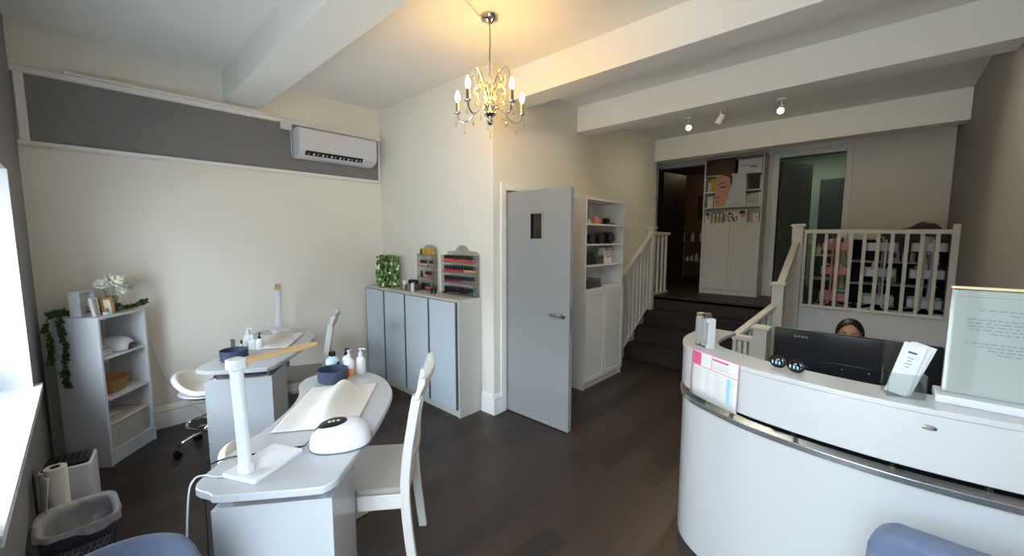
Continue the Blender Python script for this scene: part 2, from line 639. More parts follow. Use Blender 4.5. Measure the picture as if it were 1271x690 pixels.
# ceiling beams
struct(MB().box(W1, WR, 0.947, 1.24, 2.82, CZ), 'trim_7', 'ceil', bev=0.004)
struct(MB().box(W3 - 0.1, WR, 2.667, 2.91, 2.81, CZ), 'trim_8', 'ceil', bev=0.004)
struct(MB().box(W3, WR, 3.73, 3.96, 2.743, CZ2), 'trim_9', 'ceil', bev=0.004)
struct(MB().box(W3, WR, 5.745, 5.95, 2.713, CZ2), 'trim_10', 'ceil', bev=0.004)


def skirting(x0, y0, x1, y1, nx, ny, name, h=0.19):
    """moulded board from (x0,y0) to (x1,y1), (nx,ny) points into the room"""
    prof = [(0, 0), (0.02, 0), (0.02, h * 0.62), (0.014, h * 0.7), (0.02, h * 0.76), (0.008, h * 0.95), (0, h)]
    mb = MB()
    rings = []
    for (x, y) in ((x0, y0), (x1, y1)):
        rings.append([mb.bm.verts.new((x + nx * d, y + ny * d, z)) for d, z in prof])
    mb.ring_faces(rings)
    return struct(mb, name, 'trim')


skirting(W1, WF, W1, W2, 1, 0, 'baseboard_left')
skirting(-2.65, W2, -2.4795, W2, 0, -1, 'baseboard_alcove')
skirting(W3, W2 - 0.0195, W3, 2.535, 1, 0, 'baseboard_hall')
skirting(W3, 3.43, W3, 4.9, 1, 0, 'baseboard_hall_rear')
skirting(WR, WF, WR, 5.6, -1, 0, 'baseboard_right')

# door frame of the grey door
m = MB()
m.box(W3, W3 + 0.022, 2.535, 2.60, 0, 2.095).box(W3, W3 + 0.022, 3.36, 3.43, 0, 2.095).box(W3, W3 + 0.022, 2.60, 3.36, 2.03, 2.095)
m.box(W3 - 0.12, W3 + 0.004, 2.60, 2.615, 0, 2.03)
struct(m, 'trim_11', 'trim', bev=0.005)

# rear: landing, back wall, openings
struct(MB().box(-4.0, WR, 5.74, 9.4, LZ - 0.06, LZ), 'floor_landing', 'stair')
m = MB()
m.box(-0.72, WR, 5.62, 5.74, 0, LZ + 0.05)
struct(m, 'wall_landing_front', 'trim', bev=0.004)
m = MB()
m.box(-4.0, -2.86, WB, WB + 0.1, LZ, CZ2).box(-2.86, -2.07, WB, WB + 0.1, 2.76, CZ2).box(-2.07, -1.13, WB, WB + 0.1, LZ, CZ2)
m.box(-1.13, -0.41, WB, WB + 0.1, 2.72, CZ2).box(-0.41, WR, WB, WB + 0.1, LZ, CZ2)
struct(m, 'wall_back', 'cream')
m = MB()
m.box(-4.0, W3 - 0.12, 5.73, 5.83, LZ, CZ2).box(-4.0, -3.9, 5.83, 9.4, LZ, CZ2).box(-4.0, WR, 9.3, 9.4, LZ, CZ2)
m.box(-4.0, WR, 5.95, 9.4, CZ2, CZ2 + 0.1).box(-4.0, W3 - 0.12, 5.73, 5.95, CZ2, CZ2 + 0.1).box(-1.75, -1.65, WB + 0.1, 9.3, LZ, CZ2)
struct(m, 'wall_store', 'brownroom')
m = MB()
m.box(-1.65, -1.63, WB + 0.1, 9.3, LZ, CZ2).box(-1.63, WR, 8.58, 8.6, LZ, CZ2).box(WR - 0.3, WR, WB + 0.1, 8.58, LZ, CZ2)
struct(m, 'wall_treatment', 'palegreen')
m = MB()
m.box(-1.20, -1.13, WB - 0.02, WB + 0.1, LZ, 2.79).box(-0.41, -0.34, WB - 0.02, WB + 0.1, LZ, 2.79).box(-1.13, -0.41, WB - 0.02, WB + 0.1, 2.72, 2.79)
struct(m, 'trim_12', 'trim', bev=0.006)
m = MB()
m.box(-2.90, -2.86, WB - 0.015, WB + 0.1, LZ, 2.80).box(-2.86, -2.07, WB - 0.015, WB + 0.1, 2.76, 2.80)
struct(m, 'trim_13', 'trim', bev=0.004)

# stairs
m = MB()
NY = [4.895, 5.177, 5.459, 5.74]
for k, y in enumerate(NY[:3]):
    z = 0.1925 * (k + 1)
    m.box(-2.47, -0.74, y, 5.80, z - 0.03 if False else 0.1925 * k, z - 0.028)
    m.box(-2.47, -0.74, y - 0.022, 5.76, z - 0.028, z)
m.box(-2.47, -0.74, 5.74, 5.80, 0.577, LZ - 0.028)
m.box(-2.47, -0.74, 5.718, 5.80, LZ - 0.028, LZ + 0.001)
struct(m, 'floor_stairs', 'stair', bev=0.004)

# outdoors
struct(MB().box(-17, 20, -16, -0.6, -0.12, -0.02), 'floor_pavement', 'pave')
opp = MB().box(-16, 8.5, -12.5, -12, -0.02, 4.4)  # unseen building front, added and sized to block low sky light
opp.box(-16, 8.5, -11.995, -11.9, 4.05, 4.25).box(-16, 8.5, -11.995, -11.93, 2.5, 2.62)
for k in range(9):
    for z in (1.6, 3.6):
        opp.box(-15.2 + 2.4 * k, -14.2 + 2.4 * k, -11.995, -11.95, z - 0.08, z)
struct(opp, 'wall_sky_blocker', 'sky_blocker')

# ------------------------------------------------------------------ reception desk (plan curve in world coordinates)
DESK = spline([(-0.775, 2.62), (-0.792, 2.45), (-0.787, 2.28), (-0.735, 2.13), (-0.655, 2.04), (-0.53, 1.968), (-0.38, 1.90), (-0.16, 1.852),
               (0.05, 1.834), (0.22, 1.842), (0.37, 1.862), (0.50, 1.892)], 6)
DESK = [Vector((p.x, p.y)) for p in [Vector((q[0], q[1], 0)) for q in DESK]]


def normals(c):
    out = []
    for i in range(len(c)):
        d = (c[min(i + 1, len(c) - 1)] - c[max(i - 1, 0)]).normalized()
        out.append(Vector((-d.y, d.x)))       # inward (away from the public side)
    return out


DN = normals(DESK)
if DN[len(DN) // 2].y < 0:
    DN = [-n for n in DN]


def arc_band(off0, off1, z0, z1):
    mb = MB()
    rings = []
    for p, n in zip(DESK, DN):
        a, b = p + n * off0, p + n * off1
        rings.append([mb.bm.verts.new((q.x, q.y, z)) for q, z in ((a, z0), (b, z0), (b, z1), (a, z1))])
    mb.ring_faces(rings)
    return mb


desk = thing('reception_desk', 'curved white gloss reception desk with an open gap, in front of the railing', 'desk', (0, 0, 0))
arc_band(0.012, 0.05, 0.0, 0.775).build('front_panel', 'desk', desk, bev=0.004)
arc_band(-0.002, 0.06, 0.774, 0.798).build('lower_lip', 'lipsteel', desk, bev=0.002)['label'] = 'polished lower lip'
mb = MB()
for i in range(4, len(DESK), 9):
    p, n = DESK[i] + DN[i] * 0.095, DN[i]
    mb = MB()
    mb.cyl((p.x, p.y, 0.72), (p.x, p.y, 1.029), 0.009, None, 12)
    mb.build('gap_spacer', 'steel', desk)
arc_band(0.11, 0.122, 0.775, 0.835).build('gap_shade_band', 'screenback', desk)['label'] = 'dark strip painted as shade behind the open gap'  # added dark strip imitates the shaded desk interior seen through the gap
arc_band(0.004, 0.03, 0.835, 1.03).build('upper_panel', 'desk', desk, bev=0.004)
arc_band(0.0, 0.175, 1.028, 1.05).build('counter_top', 'desk', desk, bev=0.004)
m = MB()
inner = [p + n * 0.07 for p, n in zip(DESK, DN)]
m.prism([(p.x, p.y) for p in inner] + [(0.50, 2.62), (0.50, 2.66)] + [(-0.70, 2.66)], 0.715, 0.74)
m.build('work_top', 'desk', desk)
MB().box(-0.70, -0.66, 2.2, 2.64, 0, 0.715).build('side_panel', 'desk', desk)
MB().box(0.46, 0.50, 2.0, 2.64, 0, 0.715).build('side_panel', 'desk', desk)
MB().lathe([(0.0, -0.002), (0.019, -0.002), (0.019, 0.003), (0.017, 0.004), (0.0, 0.004)], 24, sy=0.5).xform(T(0.152, 1.8435, 0.985) @ Matrix.Rotation(PI / 2, 4, 'X')).build('badge', 'steel', desk)['label'] = 'small oval steel badge'

# price sheet hung on the desk front
ph = thing('price_sheet', 'printed pink and white price sheet taped to the reception desk front', 'poster', (-0.54, 1.96, 0.0))
i0, i1 = None, None


def on_front(s, off=-0.003):
    """point on the desk front by x coordinate between -0.655 and -0.40"""
    x = s
    for a, b, na, nb in zip(DESK, DESK[1:], DN, DN[1:]):
        if a.x <= x <= b.x and a.y < 2.2:
            t = (x - a.x) / (b.x - a.x)
            p = a.lerp(b, t) + na.lerp(nb, t) * off
            return p
    return DESK[0]


SL = [(-0.642, 1.068), (-0.412, 1.052)]


def sheet_pt(u, v, off):
    # u across 0..1, v down 0..1
    x = -0.652 + 0.235 * u + 0.004 * v
    p = on_front(x, -0.006 - off - 0.012 * v)
    return Vector((p.x + 0.54, p.y - 1.96, 1.055 + 0.004 * (1 - u) - 0.222 * v))


def sheet_patch(u0, u1, v0, v1, off):
    return MB().grid(lambda a, b: sheet_pt(u0 + (u1 - u0) * a, v0 + (v1 - v0) * b, off), 10, 4)


sheet_patch(0, 1, 0, 1, 0).build('sheet', 'paper', ph, solid=0.001)
m = MB()
for r in ((0.02, 0.22, 0.03, 0.3), (0.0, 1.0, 0.0, 0.012), (0.0, 0.012, 0, 0.95), (0.988, 1.0, 0, 0.95), (0.0, 1.0, 0.31, 0.322), (0.45, 0.462, 0, 0.31), (0.47, 0.8, 0.06, 0.10)):
    b = sheet_patch(*r, 0.0012)
    me = bpy.data.meshes.new('t')
    b.bm.to_mesh(me)
    m.bm.from_mesh(me)
    bpy.data.meshes.remove(me)
m.build('pink_print', 'magenta', ph)
sheet_patch(0.79, 0.86, 0.36, 0.9, 0.0012).build('blue_column', 'skyprint', ph)
m = MB()
rs = random.Random(3)
for k in range(11):
    v = 0.38 + k * 0.05
    for (a, w) in ((0.08, 0.18), (0.34, 0.12), (0.52, 0.2), (0.88, 0.06)):
        b = sheet_patch(a, a + w * rs.uniform(0.6, 1), v, v + 0.008, 0.0012)
        me = bpy.data.meshes.new('t')
        b.bm.to_mesh(me)
        m.bm.from_mesh(me)
        bpy.data.meshes.remove(me)
for k in range(4):
    b = sheet_patch(0.48, 0.48 + rs.uniform(0.25, 0.46), 0.15 + 0.035 * k, 0.156 + 0.035 * k, 0.0012)
    me = bpy.data.meshes.new('t')
    b.bm.to_mesh(me)
    m.bm.from_mesh(me)
    bpy.data.meshes.remove(me)
m.build('fine_print', 'greyprint', ph)

# product boxes on the counter's left end
CT = 1.05
bx = [((-0.672, 2.185), 0.165, 'gold', 'tall gold-sided slim box at the back of the counter end'),
      ((-0.664, 2.152), 0.163, 'clearg', 'leftmost clear slim case on the counter end'),
      ((-0.640, 2.180), 0.166, 'alu', 'grey slim case behind the clear ones on the counter end'),
      ((-0.633, 2.135), 0.155, 'clearg', 'middle clear slim case on the counter end'),
      ((-0.603, 2.118), 0.152, 'white', 'rightmost white slim box with a printed spine on the counter end')]
for k, ((x, y), h, mt, lab) in enumerate(bx):
    t = thing('product_box', lab, 'box', (x, y, CT), math.radians(-42), 'slim cases on the reception counter')
    MB().box(-0.013, 0.013, -0.018, 0.018, 0, h).build('case', mt, t, bev=0.002)
    MB().box(-0.0085, 0.0085, -0.014, 0.014, 0.008, h - 0.012).build('insert', 'paper', t) if mt == 'clearg' else None
    MB().box(-0.009, 0.009, -0.0195, -0.0183, 0.02, h - 0.02).build('printed_spine', 'greyprint' if mt != 'gold' else 'goldbox', t)

# sunglasses-like display on the counter
gl = thing('sunglasses', 'dark sunglasses lying folded on the counter in front of the monitor', 'glasses', (-0.262, 1.985, CT), math.radians(-22))
for s in (-1, 1):
    m = MB()
    m.grid(lambda u, v, s=s: Vector((s * 0.036 + 0.030 * (0.15 + 0.85 * u) * math.cos(2 * PI * v) if False else s * 0.036 + 0.031 * u * math.cos(2 * PI * v),
                                     -0.004 - 0.006 * (1 - u * u), 0.026 + 0.024 * u * math.sin(2 * PI * v))), 4, 20, True)
    m.build('lens', 'smoke', gl, solid=0.002)
    MB().tube([(s * 0.036 + 0.032 * math.cos(a), -0.002, 0.026 + 0.025 * math.sin(a)) for a in (2 * PI * k / 20 for k in range(21))], 0.003, 6).build('rim', 'black', gl)
    MB().tube([(s * 0.068, 0, 0.034), (s * 0.07, 0.02, 0.03), (s * 0.03, 0.03, 0.022), (-s * 0.05, 0.035 + 0.004 * s, 0.008)], 0.0035, 6).build('temple', 'black', gl)
    m = MB()
    for q in (-0.018, -0.003, 0.011):
        m.box(s * 0.036 + q, s * 0.036 + q + 0.006, -0.0125, -0.011, 0.017, 0.030)
    m.build('lens_reflection', 'skyprint', gl)['label'] = 'pale reflections painted on the lens'  # pale bars stand in for reflections on the lenses
MB().tube([(-0.008, -0.002, 0.034), (0, -0.006, 0.037), (0.008, -0.002, 0.034)], 0.003, 6).build('bridge', 'black', gl)

# leaflet holder
lh = thing('leaflet_holder', 'clear acrylic leaflet holder on the counter beside the framed notice', 'holder', (0.085, 1.945, CT), math.radians(14))
m = MB()
m.box(-0.05, 0.05, -0.045, -0.042, 0, 0.085).box(-0.05, 0.05, 0.03, 0.033, 0, 0.19)
m.box(-0.05, -0.047, -0.042, 0.03, 0, 0.085).box(0.047, 0.05, -0.042, 0.03, 0, 0.085).box(-0.047, 0.047, -0.042, 0.03, 0, 0.003)
m.build('holder', 'clear', lh)
for k, (dx, tl, mt) in enumerate(((-0.016, 0.26, 'paper'), (-0.004, 0.30, 'paper'), (0.002, 0.34, 'paper'))):
    mm = T(-0.006 + dx, -0.02 + 0.012 * k, 0.006) @ Matrix.Rotation(tl, 4, 'Y') @ Matrix.Rotation(-0.10, 4, 'X')
    c = thing('leaflet', ('white leaflet at the front of the acrylic holder with a few printed lines', 'second white leaflet standing in the acrylic holder', 'rearmost white leaflet in the acrylic holder')[k],
              'leaflet', (0.085, 1.945, CT), math.radians(14), 'leaflets in the acrylic holder')
    MB().box(-0.031, 0.031, -0.001, 0.001, 0, 0.185, mm).build('card', mt, c)
    if k == 0:
        mb = MB()
        mb.box(-0.012, 0.012, -0.0016, -0.0011, 0.150, 0.156, mm)
        for q in range(4):
            mb.box(-0.006 - 0.004 * (q % 2), 0.006 + 0.004 * (q % 2), -0.0016, -0.0011, 0.10 + 0.011 * q, 0.102 + 0.011 * q, mm)
        mb.build('print', 'textink', c)

# framed notice
fn = thing('framed_notice', 'framed paper notice in clear acrylic on a white base at the counter right end', 'sign', (0.165, 1.985, CT))
MB().box(0, 0.335, -0.055, 0.06, 0, 0.028).build('base', 'white', fn, bev=0.004)
MB().box(0.015, 0.335, -0.012, -0.002, 0.028, 0.385).build('acrylic_front', 'clear', fn, bev=0.003)
MB().box(0.018, 0.335, 0.0, 0.004, 0.03, 0.380).build('paper_sheet', 'notice', fn)
MB().box(0.015, 0.335, -0.014, 0.008, 0.385, 0.393).build('top_edge', 'creamtop', fn, bev=0.002)
mb = MB()
rs = random.Random(11)
mb.box(0.035, 0.335, -0.0012, -0.0004, 0.3585, 0.3600)
for row, (z, a, b) in enumerate(((0.315, 0.085, 0.31), (0.303, 0.15, 0.22), (0.283, 0.06, 0.32), (0.272, 0.06, 0.325), (0.261, 0.062, 0.32), (0.250, 0.066, 0.315), (0.239, 0.11, 0.27),
                                 (0.205, 0.06, 0.32), (0.194, 0.09, 0.325), (0.183, 0.11, 0.30), (0.172, 0.13, 0.21))):
    x = a
    while x < b:
        w = rs.uniform(0.007, 0.02)
        mb.box(x, min(x + w, b), -0.0012, -0.0004, z, z + 0.0042)
        x += w + 0.005
mb.build('printed_lines', 'greyprint', fn)

# monitor
mo = thing('monitor', 'wide black computer monitor seen from behind on the reception work top', 'monitor', (-0.08, 2.42, 0.74))
MB().box(-0.30, 0.30, -0.012, 0.012, 0.055, 0.408).build('screen_housing', 'screenback', mo, bev=0.006)
MB().box(-0.295, 0.295, 0.012, 0.0135, 0.065, 0.40).build('screen', 'black', mo)
MB().box(-0.17, 0.17, -0.017, -0.012, 0.08, 0.27).build('rear_bulge', 'screenback', mo, bev=0.004)
MB().tube([(0, -0.02, 0.0), (0, -0.03, 0.10), (0, -0.022, 0.2)], [0.03, 0.022, 0.022], 10).build('stand', 'black', mo)
MB().lathe([(0.11, 0), (0.11, 0.008), (0.03, 0.012)], 24, sy=0.75).build('foot', 'black', mo)
for x in (-0.02, 0.075):
    MB().ball((x, -0.018, 0.245), 0.004, 8, 6).build('screw', 'chrome', mo)
mb = MB()
for k, (a, b) in enumerate(((0, 0.012), (0.016, 0.026), (0.03, 0.042), (0.046, 0.056))):
    mb.box(-0.215 + a, -0.215 + b, -0.0128, -0.0121, 0.368, 0.378)
mb.build('logo', 'alu', mo)

# ------------------------------------------------------------------ blue tub chairs
def tub_chair(label, loc, rz, r=0.25, seat=0.42, top=0.72):
    t = thing('tub_chair', label, 'chair', loc, rz, 'blue fabric waiting chairs')
    # open side faces +y
    m = MB()
    rings = []
    N = 28
    for k in range(N + 1):
        a = math.radians(-205 + 230 * k / N) if False else math.radians(160 + 220 * k / N)
        e = abs(k - N / 2) / (N / 2)
        h = top - 0.10 * max(0, e - 0.45) ** 1.5 / 0.4
        c, s = math.cos(a), math.sin(a)
        pr = [(r - 0.075, seat - 0.06), (r - 0.08, h - 0.05), (r - 0.065, h - 0.012), (r - 0.035, h), (r - 0.008, h - 0.014), (r, h - 0.05), (r - 0.01, seat - 0.1), (r - 0.04, 0.2)]
        rings.append([m.bm.verts.new((c * d, s * d, z)) for d, z in pr])
    m.ring_faces(rings)
    m.build('backrest', 'blue_fabric', t, sub=1, angle=60)
    MB().lathe([(0.05, 0.2), (r - 0.04, 0.2), (r - 0.07, 0.3), (r - 0.085, seat - 0.02), (r - 0.11, seat + 0.015), (0.0, seat + 0.03)], 32).build('seat', 'blue_fabric', t, angle=60)
    for sx in (-1, 1):
        for sy in (-1, 1):
            MB().cyl((sx * r * 0.52, sy * r * 0.52, 0.22), (sx * r * 0.66, sy * r * 0.66, 0), 0.018, 0.011, 10).build('leg', 'blackmat', t)
    return t


tub_chair('blue fabric tub chair at lower left beside the waste basket and window', (-1.385, -0.022, 0), math.radians(-95), 0.205, 0.42, 0.735)


def wing_chair(label, loc, rz):
    """upholstered chair with a broad straight back, only its top corner in the picture"""
    t = thing('fabric_chair', label, 'chair', loc, rz, 'blue fabric waiting chairs')
    poly = [(-0.25, 0.30), (-0.258, 0.60), (-0.253, 0.715), (-0.235, 0.765), (-0.20, 0.785), (0.0, 0.80), (0.2, 0.785), (0.235, 0.765), (0.253, 0.715), (0.258, 0.60), (0.25, 0.30)]
    MB().prism(poly, -0.045, 0.045, T(0, -0.22, 0) @ Matrix.Rotation(PI / 2, 4, 'X')).build('backrest', 'blue_fabric', t, bev=0.025, seg=3)
    MB().box(-0.25, 0.25, -0.19, 0.27, 0.30, 0.45).build('seat', 'blue_fabric', t, bev=0.03, seg=3)
    for sx in (-1, 1):
        for y in (-0.2, 0.22):
            MB().cyl((sx * 0.2, y, 0.31), (sx * 0.22, y, 0), 0.02, 0.013, 10).build('leg', 'blackmat', t)
    return t


wing_chair('blue grey fabric chair with its back against the reception desk front', (0.245, 1.27, 0), math.radians(171))

# ------------------------------------------------------------------ nail desks
def desk_outline():
    return spline([(0.085, 0.262), (0.30, 0.246), (0.49, 0.206), (0.70, 0.188), (0.87, 0.208), (1.03, 0.262), (1.15, 0.25), (1.235, 0.15),
                   (1.255, 0.03), (1.205, -0.075), (1.085, -0.19), (0.92, -0.262), (0.79, -0.288), (0.59, -0.284), (0.35, -0.262),
                   (0.10, -0.218), (0.045, -0.208), (0.012, -0.185), (0.0, -0.15), (0.0, 0.0), (0.004, 0.155), (0.02, 0.185)], 4, True)


def nail_desk(label, loc, rz):
    t = thing('nail_desk', label, 'table', loc, rz, 'white manicure tables')
    MB().prism([(p[0], p[1]) for p in [(q.x, q.y) for q in [Vector((a[0], a[1], 0)) for a in desk_outline()]]], 0.737, 0.765).build('tabletop', 'table', t, bev=0.004)
    MB().box(0.05, 0.36, -0.185, 0.19, 0.02, 0.69).build('pedestal', 'table', t, bev=0.002)
    for k in range(3):
        z0 = 0.06 + 0.208 * k
        d = MB().box(0.055, 0.355, 0.191, 0.207, z0, z0 + 0.202).build('drawer', 'table', t, bev=0.002)
        MB().box(0.075, 0.082, 0.2075, 0.215, z0 + 0.05, z0 + 0.16).build('handle', 'steel', d)
    for x, y in ((0.08, -0.15), (0.08, 0.15), (0.33, -0.15), (0.33, 0.15)):
        MB().cyl((x, y, 0.69), (x, y, 0.737), 0.011, None, 12).build('standoff', 'chrome', t)
    MB().box(0.362, 0.376, -0.165, 0.16, 0.05, 0.737).build('modesty_panel', 'alu', t)
    MB().cyl((1.02, 0.0, 0.02), (1.02, 0.0, 0.737), 0.025, None, 16).build('leg', 'steel', t)
    MB().lathe([(0.15, 0.0), (0.15, 0.012), (0.03, 0.022)], 24, (1.02, 0.0, 0)).build('foot_plate', 'steel', t)
    return t


D1 = ((-1.44, 0.36, 0), math.atan2(0.62, -0.78))
D2 = ((-2.98, 0.615, 0), math.atan2(0.545, -0.84))
nd = nail_desk('nearest white kidney-shaped manicure table with lamp and curing dome', *D1)
dup(nd, D2[0], D2[1], 'farther white manicure table by the cream wall with upright lamp')


def dw(D, u, v, z=0.765):
    """desk frame (u along, v towards the customer) to world"""
    p = RZ(D[1]) @ Vector((u, -v, 0))
    return Vector((D[0][0] + p.x, D[0][1] + p.y, z))


def table_lamp(label, loc, rz, arm):
    t = thing('desk_lamp', label, 'lamp', loc, rz, 'folding white desk lamps')
    MB().prism(rrect(-0.075, 0.075, -0.11, 0.11, 0.012), 0, 0.016).build('base', 'white', t, bev=0.003)
    MB().prism(rrect(-0.024, 0.024, -0.018, 0.018, 0.01), 0.016, 0.05, T(0.0, -0.075, 0)).build('hinge', 'white', t, bev=0.003)
    MB().prism(rrect(-0.022, 0.022, -0.014, 0.014, 0.010), 0.045, 0.405, T(0, -0.075, 0) @ Matrix.Rotation(-0.035, 4, 'Y')).build('post', 'white', t)
    a = MB().prism(rrect(-0.02, 0.305, -0.022, 0.022, 0.012), 0.402, 0.418, T(-0.014, -0.075, 0) @ RZ(arm) @ Matrix.Rotation(0.04, 4, 'Y')).build('lamp_arm', 'gold', t, bev=0.003)
    a['label'] = 'pale gold lamp arm'
    MB().prism(rrect(-0.026, 0.026, -0.026, 0.026, 0.014), 0.388, 0.424, T(-0.014, -0.075, 0) @ RZ(arm)).build('joint', 'white', t, bev=0.003)
    return t


lamp = table_lamp('white folding desk lamp with gold arm on the nearest manicure table', (-1.628, 0.405, 0.765), math.radians(27), math.radians(82))
l2 = dup(lamp, (-4.03, 1.19, 0.765), math.radians(-100), 'upright white folding desk lamp on the far manicure table')
for c in kids(l2):
    if c.name.startswith('lamp_arm') or c.name.startswith('joint'):
        pass


def dome_z(x, y, a=0.118, b=0.10, h=0.084):
    q = abs(x / a) ** 2.4 + abs(y / b) ** 2.4
    return h * max(0, 1 - q) ** 0.42


def uv_lamp(name, label, loc, rz, display=True):
    t = thing(name, label, 'nail lamp', loc, rz)
    m = MB()
    rings = []
    N, R = 36, 10
    for j in range(R + 1):
        ph = j / R
        rr = math.sin(ph * PI / 2) ** 0.75 if ph > 0 else 0.004
        ring = []
        for k in range(N):
            a = 2 * PI * k / N
            c, s = math.cos(a), math.sin(a)
            sc = (abs(c) ** 2.4 + abs(s) ** 2.4) ** (-1 / 2.4)
            x, y = 0.118 * c * sc * rr, 0.10 * s * sc * rr
            ring.append(m.bm.verts.new((x, y, 0.012 + dome_z(x, y))))
        rings.append(ring)
    last = rings[-1]
    rings.append([m.bm.verts.new((v.co.x, v.co.y, 0.004)) for v in last])
    m.ring_faces(rings)
    m.build('shell', 'gloss', t, angle=60)
    MB().prism([(0.121 * math.copysign(abs(math.cos(a)) ** 0.83, math.cos(a)), 0.103 * math.copysign(abs(math.sin(a)) ** 0.83, math.sin(a))) for a in (2 * PI * k / 36 for k in range(36))], 0.0, 0.006).build('base_rim', 'alu', t)
    if display:
        m = MB()
        m.grid(lambda u, v: Vector((-0.028 + 0.056 * u * math.cos(2 * PI * v), -0.010 + 0.040 * u * math.sin(2 * PI * v),
                                    0.0135 + dome_z(-0.028 + 0.056 * u * math.cos(2 * PI * v), -0.010 + 0.040 * u * math.sin(2 * PI * v)))), 6, 24, True)
        d = m.build('display', 'black', t)
        m = MB()
        for a in (-0.045, -0.03, -0.012):
            m.grid(lambda u, v, a=a: Vector((a + 0.010 * u, -0.017 + 0.014 * v, 0.0145 + dome_z(a + 0.010 * u, -0.017 + 0.014 * v))), 2, 2)
        m.build('digits', 'paper', d)
        m = MB()
        m.grid(lambda u, v: Vector((-0.1 + 0.016 * u, -0.026 + 0.016 * v, 0.0135 + dome_z(-0.1 + 0.016 * u, -0.026 + 0.016 * v))), 2, 2)
        m.build('power_button', 'black', t)
        for k in range(3):
            MB().ball((-0.118 + 0.0, -0.012 + 0.012 * k, 0.026), 0.0045, 8, 6).build('port', 'alu', t)
    return t


uv = uv_lamp('curing_lamp', 'white domed nail curing lamp with black display on the nearest manicure table', (-1.585, 0.672, 0.765), math.atan2(0.19, 0.12))

# small block and cables on the near desk
solo(MB().cyl((-0.014, 0, 0.006), (0.014, 0, 0.006), 0.0065, None, 10), 'cable_adapter', 'black', 'black cable adapter on the lead behind the near desk lamp', 'adapter', (-1.655, 0.525, 0.765), math.radians(62))
pts = spline([(-1.650, 0.568, 0.785), (-1.652, 0.555, 0.772), (-1.655, 0.54, 0.7705), (-1.652, 0.515, 0.7705), (-1.655, 0.47, 0.7700), (-1.70, 0.43, 0.7695), (-1.75, 0.37, 0.7695), (-1.775, 0.31, 0.7695), (-1.765, 0.262, 0.7695), (-1.755, 0.246, 0.765), (-1.752, 0.240, 0.70), (-1.74, 0.235, 0.4), (-1.76, 0.215, 0.15), (-1.74, 0.20, 0.004)], 6)
solo(MB().tube(pts, 0.0028, 6), 'power_cable', 'black', 'black lead from the curing lamp running over the near table edge', 'cable')
pts = spline([(-1.63, 0.285, 0.775), (-1.655, 0.262, 0.7705), (-1.70, 0.235, 0.7695), (-1.706, 0.206, 0.762), (-1.69, 0.185, 0.70), (-1.62, 0.155, 0.45), (-1.62, 0.135, 0.15), (-1.66, 0.14, 0.004)], 6)
solo(MB().tube(pts, 0.003, 6), 'power_cable', 'white', 'white lamp lead hanging off the left corner of the near table', 'cable')


def towel(label, D, u0, u1, v0, v1, ridge_v, hgt):
    def fn(a, b):
        u, v = u0 + (u1 - u0) * a, v0 + (v1 - v0) * b
        uu = (u - (u0 + u1) / 2) / ((u1 - u0) / 2)
        env = max(0, 1 - abs(uu) ** 3.5)
        z = hgt * math.exp(-((v - ridge_v) / 0.06) ** 2) * env
        z += 0.006 * math.sin(17 * v + 9 * u) * env * 0.4 + 0.0015 * math.sin(31 * u - 11 * v) + 0.010 * math.exp(-((u - u1 + 0.1) / 0.02) ** 2) * math.exp(-((v - ridge_v) / 0.08) ** 2)
        p = dw(D, u + 0.012 * math.sin(5 * v), v, 0)
        return Vector((p.x - D[0][0], p.y - D[0][1], 0.004 + max(z, 0)))
    return solo(MB().grid(fn, 40, 40), 'hand_towel', 'tissue', label, 'towel', (D[0][0], D[0][1], 0.765), solid=0.002, angle=80)


towel('white towel draped over an arm rest on the nearest manicure table', D1, 0.43, 0.97, -0.165, 0.18, 0.025, 0.066)
towel('white towel draped over a rest on the far manicure table', D2, 0.48, 0.98, -0.17, 0.17, 0.0, 0.05)


def bowl(label, loc):
    t = MB().lathe([(0.0, 0.0), (0.074, 0.0), (0.082, 0.006), (0.084, 0.07), (0.082, 0.073), (0.079, 0.071), (0.077, 0.012), (0.0, 0.010)], 36)
    return solo(t, 'soaking_bowl', 'navy', label, 'bowl', loc, group='navy soaking bowls')


bowl('navy round soaking bowl in front of the bottles on the near table', (-2.33, 0.955, 0.765))
bowl('navy round soaking bowl beneath the gold lamp arm on the far table', (-3.245, 0.665, 0.765))


def pump_bottle(label, loc, r, h, body, cap, rz=0.0, liquid=None, pump=True, name='pump_bottle', group=None):
    t = thing(name, label, 'bottle', loc, rz, group)
    MB().lathe([(r * 0.9, 0), (r, 0.004), (r, h * 0.72), (r * 0.85, h * 0.84), (r * 0.42, h * 0.93), (r * 0.4, h)], 20).build('body', body, t)
    if liquid:
        MB().lathe([(r * 0.92, -0.0002), (r * 1.006, 0.004), (r * 1.006, h * 0.42), (r * 0.95, h * 0.422)], 20).build('liquid', liquid, t)
    if pump:
        MB().lathe([(r * 0.48, h), (r * 0.48, h + 0.014), (r * 0.2, h + 0.016), (r * 0.16, h + 0.03), (r * 0.3, h + 0.032), (r * 0.3, h + 0.04), (0, h + 0.042)], 16).build('pump', cap, t)
        MB().tube([(0, 0, h + 0.036), (0.022, 0, h + 0.037), (0.034, 0, h + 0.031)], [0.006, 0.005, 0.004], 8).build('nozzle', cap, t)
    else:
        MB().lathe([(r * 0.5, h), (r * 0.5, h + 0.024), (r * 0.46, h + 0.026), (0, h + 0.026)], 16).build('cap', cap, t)
    return t


